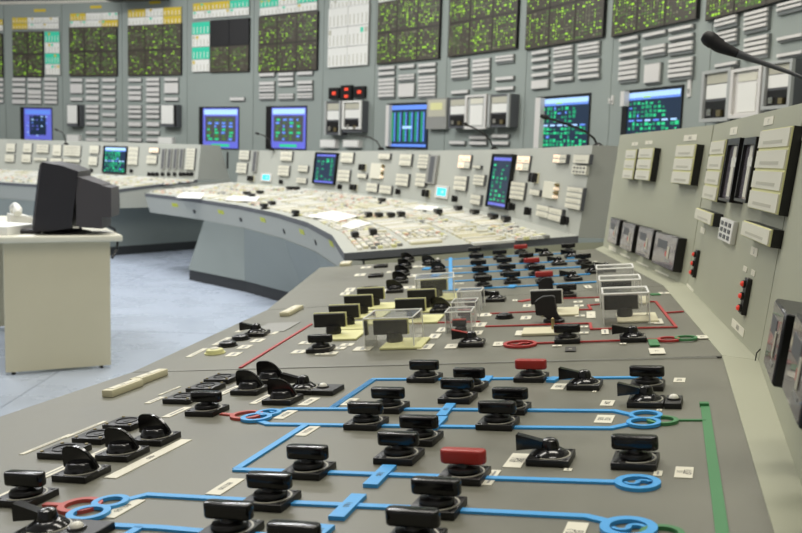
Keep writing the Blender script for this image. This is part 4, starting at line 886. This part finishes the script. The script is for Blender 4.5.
strips(451, 467.5, [(60.5, 6.5, 2), (69, 10, 3), 91], .1); strips(472, 489.5, [(60, 12.5, 3), (75, 14, 4)], .11); strips(495, 513, [(56.5, 6.5, 2), 77.5, 87.5], .12)
strips(449, 464.5, [141], .1); strips(469, 486, [136, 141.5], .1); strips(491, 508, [134.5, 141.5], .1)
strips(531, 548, [52, 59, 66.5, 74, (81, 8)], .14); strips(553, 572, [(48, 11, 3), (62, 13, 3), 78.5], .14); strips(577.5, 598.5, [(44.5, 12, 3), (61, 13.5, 3), 76], .15)
strips(618.5, 637, [39, 47, 54.5, (62, 20, 4)], .17); strips(642, 664.5, [34.5, (47.5, 9.5, 2)], .18); strips(644, 660, [(65, 18, 1)], .18); strips(668, 692, [29, 37.5, (44.5, 10, 2), (60, 19.5, 4)], .19)
strips(714, 736, [(20, 9, 2), (33.5, 13, 3), 64.5], .21); strips(743.5, 767.5, [(13.5, 19, 4), (39, 20, 4)], .22); strips(776, 802, [(4.5, 9, 2), 38, 54.5], .24)
# lamp boards
def cell_mesh(w, h, seed, style, z):
    rr = random.Random(seed); s = MB(); s.keep = 1
    def q(x0, x1, y0, y1, dz, m): s.quad([(x0, y0, z + dz), (x1, y0, z + dz), (x1, y1, z + dz), (x0, y1, z + dz)], m)
    if style == 'dark': s.keep = 0; s.box(-w / 2, w / 2, -h / 2, h / 2, 0, z, 'black_matte'); return s.mesh('lamp_cell', False)
    if style in ('teal', 'white', 'yellow'):
        m = {'teal': 'teal', 'white': 'white', 'yellow': 'yellow'}[style]; s.keep = 0; s.box(-w / 2, w / 2, -h / 2, h / 2, 0, z, m); n = 5
        for i in range(n):
            x = -w / 2 + w * (i + .5) / n; s.box(x - w * .02, x + w * .02, -h * .42, h * .1, z, z + .0008, 'lens_grey' if style == 'white' else 'white')
            if rr.random() < .25: s.box(x - w * .07, x + w * .07, h * .15, h * .4, z, z + .0012, rr.choice(['yellow', 'teal', 'lens_grey']))
        return s.mesh('lamp_cell', False)
    s.quad([(-w / 2, -h / 2, z), (w / 2, -h / 2, z), (w / 2, h / 2, z), (-w / 2, h / 2, z)], 'board')
    kind = rr.randrange(3); nx, ny = 9, 12
    for i in range(nx):
        x = -w * .42 + w * .84 * i / (nx - 1)
        if rr.random() < .7:
            a, b = sorted((rr.uniform(-.42, .42), rr.uniform(-.42, .42))); q(x - .0025, x + .0025, a * h, b * h, .0006, rr.choice(['board_line', 'g_lamp2', 'g_lamp' if seed >= 31 * 9 else 'board_line']))
        for j in range(ny):
            y = -h * .42 + h * .84 * j / (ny - 1)
            if rr.random() < (.5, .36, .42)[kind] * (1.35 if seed >= 31 * 9 else 1):
                r = rr.uniform(.0045, .0095); f = rr.choice((1, 1, 2)); q(x - r * f, x + r * f, y - r * .8, y + r * .8, .001, rr.choice(['g_lamp', 'g_lamp2', 'g_lamp2', 'board_line'] if seed < 31 * 9 and seed // 31 != 7 else ['g_lamp', 'g_lamp', 'g_lamp2', 'board_line']))
    for j in range(7):
        y = rr.uniform(-.42, .42) * h; a, b = sorted((rr.uniform(-.45, .45), rr.uniform(-.45, .45))); q(a * w, b * w, y - .002, y + .002, .0008, rr.choice(['board_line', 'g_lamp2']))
    return s.mesh('lamp_cell', False)
GBD = 'mnemonic lamp boards on the wall'
def board(tl, br, cols, rows, label, styles=None, seed=0, d=.03, name='lamp_board', frame='black'):
    pl, a, b, w, h = rect(WP, tl, br, d); t = thing(name, label, 'display board', pl.mat(a, b), GBD)
    put('frame', MB().box(-w / 2, w / 2, -h / 2, h / 2, 0, d * .9, frame).mesh('frame'), t); g = .008
    for r in range(rows):
        for c in range(cols):
            st = styles[r][c] if styles else 'lamps'; cw, ch = w / cols - g, h / rows - g
            put('lamp_cell', cell_mesh(cw, ch, seed * 31 + r * 7 + c, st, .006), t, M4.Translation((-w / 2 + w * (c + .5) / cols, h / 2 - h * (r + .5) / rows, d * .85)))
    return t
T_, W_, Y_, D_ = 'teal', 'white', 'yellow', 'dark'
board((12, 31.5), (43.2, 77), 2, 2, 'two column green lamp board beside the teal column at far left', seed=1); board((44.5, 31.5), (60, 75), 1, 4, 'teal and white lamp column at far left', [[T_], [W_], [T_], [W_]], 2, name='lamp_column', frame='grey_mid')
board((68.5, 27.3), (117, 76), 3, 2, 'green lamp board of the second full bay from left', seed=3); board((127.5, 25.5), (181, 75), 3, 2, 'green lamp board of the third full bay from left', seed=4)
board((192, 22.5), (209.5, 71.5), 1, 4, 'teal and white lamp column beside the half dark board', [[T_], [W_], [T_], [W_]], 5, name='lamp_column', frame='grey_mid'); board((210, 20.5), (248.5, 71.5), 2, 2, 'half dark board with unlit upper cells', [[D_, D_], ['lamps', 'lamps']], 6)
board((258.5, 17), (316.5, 70), 3, 2, 'bright green lamp board above the right wave pattern monitor', seed=7); board((328.5, 9), (367.5, 65), 2, 3, 'white lamp board with yellow spots above the red displays', [[W_, W_], [W_, W_], [W_, W_]], 8, frame='grey_mid')
board((378, 3), (438.5, 58.5), 3, 2, 'green lamp board above the table pattern monitor', seed=9); board((450, -9), (516, 48.3), 3, 2, 'green lamp board above the white framed recorder', seed=10); board((528, -24), (602.5, 37), 3, 2, 'green lamp board above the left green wall monitor', seed=11); board((615.5, -44), (696, 18.8), 3, 2, 'green lamp board above the right green wall monitor', seed=12); board((711, -68), (803, -5), 3, 2, 'green lamp board at the top right corner', seed=13)
board((-45, 33), (3, 77.5), 3, 2, 'green lamp board cut off at the left picture edge', seed=14)
for tl, br, st, lab in (((12, 17.5), (59, 29), [[Y_, W_, W_], [Y_, W_, W_]], 'first from left'), ((70, 13.5), (118, 27), [[Y_, W_, W_], [W_, W_, Y_]], 'second from left'), ((128, 9.5), (181.5, 23.5), [[Y_, W_, Y_], [W_, W_, Y_]], 'third from left'), ((193, 3.5), (249, 15), [[Y_, Y_, T_], [W_, W_, W_]], 'fourth from left'), ((260, 0), (317, 10), [[T_, W_, T_], [W_, W_, W_]], 'fifth from left'), ((330, -8), (369, 4), [[W_, W_], [W_, W_]], 'above the white lamp board'), ((379, -13), (440, -8), [[W_, Y_, T_], [W_, W_, W_]], 'highest at centre'), ((-45, 19), (3, 31), [[Y_, W_, Y_], [W_, W_, W_]], 'cut off at the left edge')):
    board(tl, br, len(st[0]), 2, 'white and yellow lamp row along the wall top, ' + lab, st, len(lab), .02, 'lamp_row', 'grey_mid')
GW = 'monitors set in the curved wall'
monitor(WP, (20, 107), (52.3, 140.8), 'blue', 'lilac blue wall monitor at far left', GW, 1, .012, .12); monitor(WP, (199, 106.8), (238.5, 149.5), 'wave', 'left one of two wave pattern wall monitors', GW, 2, .012, .1); monitor(WP, (266, 106.2), (305.8, 150), 'wave', 'right one of two wave pattern wall monitors', GW, 4, .012, .14)
monitor(WP, (387, 103.5), (426.8, 149), 'tables', 'blue wall monitor showing columns, behind the middle console', GW, 5, .012, .08); monitor(WP, (537.5, 97), (587.3, 150), 'green', 'left green pattern wall monitor behind a thin microphone', GW, 6, .012, .1); monitor(WP, (622.8, 91), (679, 146), 'green', 'right green pattern wall monitor above the near right panel', GW, 7, .012, .1)
def wbox(tl, br, parts, name, label, cat, group=None, d=.1, body='recorder'):
    pl, a, b, w, h = rect(WP, tl, br, d); t = thing(name, label, cat, pl.mat(a, b), group); put('housing', MB().box(-w / 2, w / 2, -h / 2, h / 2, 0, d, body).mesh('housing'), t)
    for nm, fx0, fx1, fy0, fy1, m, dz in parts: put(nm, MB().box(-w / 2 + w * fx0, -w / 2 + w * fx1, -h / 2 + h * fy0, -h / 2 + h * fy1, d, d + dz, m).mesh(nm), t)
    return t
def frame_parts(m, y0=.0): return [('door_frame', 0, .09, y0, 1, m, .02), ('door_frame', .91, 1, y0, 1, m, .02), ('door_frame', .09, .91, .94, 1, m, .02), ('door_frame', .09, .91, y0, y0 + .07, m, .02)]
REC = [('chart_paper', .12, .9, .45, .72, 'white', .004), ('chart_window', .12, .9, .74, .93, 'lens_grey', .004), ('mechanism', .12, .9, .08, .4, 'black', .004), ('knob', .25, .4, .12, .25, 'chrome', .02), ('knob', .6, .75, .1, .22, 'brass', .02)]
RECW = [('chart_paper', .2, .8, .12, .7, 'white', .004), ('chart_window', .2, .8, .74, .9, 'lens', .004)]
RECS = [('cover', .03, .78, .14, .97, 'white', .006), ('side_slot', .8, .98, .02, .98, 'black', .002)]
GRC = 'chart recorders on the curved wall'
for tl, br, parts, lab, body in (((67, 104.5), (80, 126.5), RECS, 'small recorder right of the far left blue monitor', 'grey_dark'), ((161, 104.5), (177, 127), RECS, 'small recorder above the left console end', 'grey_dark'), ((326, 101.5), (341, 135), REC + frame_parts('recorder', .0)[:2], 'left recorder under the red number displays', 'grey_dark'), ((343.5, 101), (361.5, 132.5), REC + frame_parts('white', .1), 'right white framed recorder under the red number displays', 'grey_dark'),
                              ((449, 98), (466, 128), REC, 'dark recorder left of the large white framed one', 'grey_dark'), ((466.8, 95.5), (486.5, 129), RECW + frame_parts('strip'), 'pale framed recorder at centre of three', 'recorder'), ((490, 95), (509.5, 127), REC + frame_parts('recorder')[:2], 'recorder right of the large white framed one', 'grey_dark'),
                              ((705, 72), (730, 121), REC + frame_parts('recorder'), 'left recorder behind the top of the right panel', 'grey_dark'), ((734, 70), (761, 117), RECW + frame_parts('strip'), 'middle bright recorder behind the top of the right panel', 'strip'), ((767, 63), (792, 108), REC + frame_parts('recorder'), 'right recorder behind the stem of the large microphone', 'grey_dark')):
    wbox(tl, br, parts, 'chart_recorder', lab, 'recorder', GRC, .1, body)
for tl, br, lab in (((66.5, 134.5), (79, 143), 'small white box under the far left recorder'), ((158, 137), (172.5, 144.5), 'small white box under the recorder above the left console'), ((320, 139.5), (335, 148), 'left white box above the middle console edge'), ((343, 140), (358.5, 147.5), 'right white box above the middle console edge')):
    wbox(tl, br, [('cover', .05, .95, .1, .9, 'white', .006)], 'wall_box', lab, 'box', 'white boxes low on the wall', .06, 'strip')
for tl, br, lab, rows in (((328.5, 88), (338.5, 98.5), 'left red number display', [(.3, .7)]), ((340.5, 85.5), (351, 100), 'middle double red number display', [(.58, .88), (.12, .42)]), ((353.5, 86.5), (364, 97.5), 'right red number display', [(.3, .7)])):
    wbox(tl, br, [('red_digits', .38, .72, a + .06, b - .06, 'red_led', .003) for a, b in rows], 'number_display', lab + ' on the narrow wall bay', 'display', 'red number displays on the wall', .04, 'black')
wbox((427, 98.5), (446, 129), [('control_face', .08, .95, .4, .95, 'lens_grey', .004), ('control_face', .2, .8, .62, .85, 'yellow_pale', .006)], 'wall_controller', 'flat grey controller right of the table pattern monitor', 'controller', None, .06, 'grey_mid')
wbox((370.5, 107), (371.5, 110.5), [], 'wall_plate', 'tiny pale plate left of the table pattern monitor', 'plate', None, .01, 'strip') if False else None
for x0, y0, x1, y1, lab in ((386, 105, 388, 146, 'table pattern monitor'), (535.5, 98, 538.3, 148, 'left green monitor'), (620.6, 91.5, 623.6, 106, 'right green monitor')):
    wbox((x0, y0), (x1, y1), [], 'filler_strip', 'narrow white strip along the left side of the ' + lab, 'strip', 'white strips beside wall monitors', .055, 'strip')
# sign box with dark face above the wall at left
pl = WP[3]; a, b = pl.uv(108, 3, .3); c, _ = pl.uv(163, 3, .3); mb = MB().box(a, c, b + .03, b + .25, .3, .36, 'black_matte'); t = thing('ticker_display', 'dark ticker display under the ceiling above the third bay', 'display', pl.mat((a + c) / 2, b, .3))
world_mesh(MB().box(a, c, b + .03, b + .25, .16, .36, 'black_matte', pl.mat(0, 0)), 'housing', t)
e = MB()
for i in range(14): x = a + .05 + (c - a - .1) * i / 14; e.box(x, x + .03, b + .05 + .02 * (i % 3), b + .09 + .03 * (i % 2), .36, .364, 'g_scr', pl.mat(0, 0))
world_mesh(e, 'lit_digits', t)
for x, y in ((40, 10.5), (96, 7), (155, 2.5)):
    pl, bay = bay_of(x, y); a, b = pl.uv(x, y); o = put('yellow_tag', MB().box(-.1, .1, -.02, .02, 0, .004, 'yellow').mesh('yellow_tag'), bay, None, 'yellow tag'); o.matrix_world = pl.mat(a, b)
for x, y, w, h in ((613, 100, .015, .035), (690, 88, .02, .06), (610, 101, .012, .02)):
    pl, bay = bay_of(x, y); a, b = pl.uv(x, y); o = put('socket_plate', MB().box(-w, w, -h, h, 0, .01, 'strip').box(-w * .5, w * .5, -h * .6, -h * .1, .01, .014, 'grey_mid').mesh('socket_plate'), bay); o.matrix_world = pl.mat(a, b)

# ------------------------------------------------------------------ floor and ceiling
mb = MB(); mb.box(-16, 8, -3, 17, -.1, 0, 'floor'); struct('floor', mb.mesh('floor'))
s = MB()
for y0 in (-2, 0, 2, 4, 6.16, 8.2, 10.2): s.box(-13, 1.5, y0 - .004, y0 + .004, 0, .0008, 'floor_seam')
for x0, y0 in ((-1.86, 4), (-3.4, 6.16), (-.7, 6.16), (-2.5, 8.2), (-4.6, 4)): s.box(x0 - .004, x0 + .004, y0, y0 + 2.1, 0, .0008, 'floor_seam')
struct('trim_2', s.mesh('trim_2'))
mb = MB(); mb.box(-16, 8, -3, 17, 4.2, 4.3, 'ceiling'); struct('ceiling', mb.mesh('ceiling'))

# ------------------------------------------------------------------ white desk with monitor, telephone and papers
q0 = on_z(6, 375.5, 0); q1 = on_z(111, 367.5, 0); ux = (q1 - q0); ux.z = 0; DWd = ux.length; ux.normalize(); vy = V((-ux.y, ux.x, 0)); DT = M4.Translation(q0) @ M4((ux, vy, zz)).transposed().to_4x4()
t = thing('office_desk', 'cream office desk at the left carrying a dark monitor', 'desk', DT)
put('tabletop', MB().rbox(-.06, DWd + .06, -.05, 1.45, .715, .75, 'desk_top', .008, 3).mesh('tabletop'), t)
put('end_panel', MB().box(0, DWd, 0, .03, .015, .715, 'desk_white').mesh('end_panel'), t); put('end_panel', MB().box(0, DWd, 1.37, 1.4, .015, .715, 'desk_white').mesh('end_panel'), t)
put('modesty_panel', MB().box(DWd - .05, DWd - .03, .03, 1.37, .2, .715, 'desk_white').mesh('modesty_panel'), t)
for x in (.04, DWd - .05):
    for y in (.015, 1.385): put('foot', MB().lathe([(.012, 0), (.012, .015)], 'black', 10, M4.Translation((x, y, 0))).mesh('foot'), t)
def desk_pt(x, y, z=.75): return on_z(x, y, z)
b = desk_pt(67, 232.5); pr = M4.Translation(b)
ax = V((1, .12, 0)).normalized(); ay = V((-ax.y, ax.x, 0)); MT = M4.Translation(b) @ M4((ax, ay, zz)).transposed().to_4x4() @ M4.Scale(.97, 4)
t = thing('desk_monitor', 'dark tube monitor on the cream desk, seen from behind and the side', 'monitor', MT); t.scale = (1, 1, 1)
def loft(secs, m):
    mb = MB(); vs = []; fs = []
    for x, hw, z0, z1 in secs: vs += [(x, -hw, z0), (x, hw, z0), (x, hw, z1), (x, -hw, z1)]
    for i in range(len(secs) - 1):
        for j in range(4): a = i * 4 + j; c = i * 4 + (j + 1) % 4; fs.append((a, c, c + 4, a + 4))
    fs += [(3, 2, 1, 0), tuple(len(vs) - 4 + k for k in range(4))]; return mb.add(vs, fs, m)
put('bezel', loft([(-.115, .175, .035, .375), (-.10, .195, .02, .39), (.0, .19, .025, .375), (.085, .165, .04, .345)], 'crt_dark').mesh('bezel'), t).data.transform(M4.Shear('XY', 4, (0, 0)) @ M4(((1, 0, .13, -.03), (0, 1, 0, 0), (0, 0, 1, 0), (0, 0, 0, 1))))
put('glass', MB().box(-.121, -.115, -.16, .16, .06, .35, 'b_dark').mesh('glass'), t).data.transform(M4(((1, 0, .13, -.03), (0, 1, 0, 0), (0, 0, 1, 0), (0, 0, 0, 1))))
put('rear_shell', loft([(.085, .155, .045, .32), (.215, .125, .035, .275), (.215, .125, .095, .27), (.262, .118, .1, .26)], 'crt').mesh('rear_shell'), t)
put('stand', MB().lathe([(.13, 0), (.13, .008), (.08, .02), (.075, .04)], 'crt_dark', 24).mesh('stand'), t)
put('button', MB().box(.07, .1, -.168, -.16, .04, .048, 'label').mesh('button'), t)
b = desk_pt(27, 226.5); TT = M4.Translation(b) @ M4.Rotation(.5, 4, 'Z')
t = thing('telephone', 'white desk telephone left of the dark monitor', 'telephone', TT)
put('phone_body', MB().prism([(-.1, 0), (.1, 0), (.1, .03), (-.02, .07), (-.1, .075)], -.085, .085, 'white', M4.Rotation(PI / 2, 4, 'X')).mesh('phone_body'), t)
put('handset', MB().tube([(-.06, -.11, .085), (-.06, -.09, .105), (-.06, -.04, .122), (-.06, .04, .122), (-.06, .09, .105), (-.06, .11, .085)], [.022, .026, .018, .018, .026, .022], 'white', 12).mesh('handset'), t)
for k in range(9): put('key', MB().box(.0 + .025 * (k % 3), .018 + .025 * (k % 3), -.03 + .025 * (k // 3), -.012 + .025 * (k // 3), .035, .06, 'grey_mid').mesh('key'), t)
for k, (x, y, r) in enumerate(((4, 233, .3), (8, 236, .1))):
    b = desk_pt(x, y); n = (.03, .012)[k]
    assemble('paper_stack', ('thick stack of white paper at the left picture edge', 'thin white folder in front of the paper stack')[k], 'paper', M4.Translation(b) @ M4.Rotation(r - .5, 4, 'Z'), [('sheets', MB().box(-.25, .1, -.12, .16, 0, n + .015, 'paper').mesh('sheets'))]) if k == 0 else None
b = desk_pt(27, 233.5); assemble('computer_mouse', 'flat dark object in front of the white telephone on the cream desk', 'mouse', M4.Translation(b) @ M4.Rotation(.2, 4, 'Z'), [('shell', MB().rbox(-.08, .075, -.03, .03, 0, .025, 'crt_dark', .01, 3).mesh('shell'))])
b = desk_pt(93, 232.5); assemble('paper_sheet', 'white sheet on the cream desk under the back of the monitor', 'paper', M4.Translation(b) @ M4.Rotation(.6, 4, 'Z'), [('sheet', MB().box(-.1, .1, -.07, .07, 0, .002, 'paper').mesh('sheet'))])
p = [at_depth(108, 226, 5.55), at_depth(114, 229, 5.6), at_depth(118, 238, 5.62), at_depth(117, 250, 5.6), at_depth(112, 258, 5.55)]; t = thing('monitor_cable', 'dark cable hanging behind the cream desk', 'cable', M4.Translation(p[0])); world_mesh(MB().tube(p, .008, 'black', 8), 'cord', t)

# ------------------------------------------------------------------ light
w = bpy.data.worlds.new('world'); sc.world = w; w.use_nodes = True; bg = w.node_tree.nodes['Background']; bg.inputs[0].default_value = (1, .985, .95, 1); bg.inputs[1].default_value = .34
def area(x, y, z, sx, sy, e, col, rz=0):
    l = bpy.data.lights.new('ceiling_lamp', 'AREA'); l.shape = 'RECTANGLE'; l.size = sx; l.size_y = sy; l.energy = e; l.color = col
    o = bpy.data.objects.new('ceiling_lamp', l); COL.objects.link(o); o.location = (x, y, z); o.rotation_euler = (0, 0, rz)
for x, y, e, c in ((.6, 2.4, 42, (1, .95, .84)), (-1.6, 2.6, 42, (1, .96, .88)), (-.6, 5.2, 60, (1, .96, .88)), (-3.4, 4.6, 55, (.98, .985, 1)), (-1.6, 8, 110, (.97, .97, .97)), (-4.6, 7.6, 100, (.98, .985, 1)), (-4.2, 10.6, 110, (.98, .985, 1)), (-7.2, 10.6, 90, (.98, .985, 1)), (1.6, 5.6, 42, (1, .96, .88)), (.2, .3, 36, (1, .95, .84))):
    area(x, y, 4.12, 1.5, .5, e, c)
sc.cycles.transparent_max_bounces = 24
sc.view_settings.view_transform = 'Standard'; sc.view_settings.look = 'None'; sc.view_settings.gamma = 1; sc.view_settings.use_curve_mapping = False
sc.view_settings.exposure = -0.08
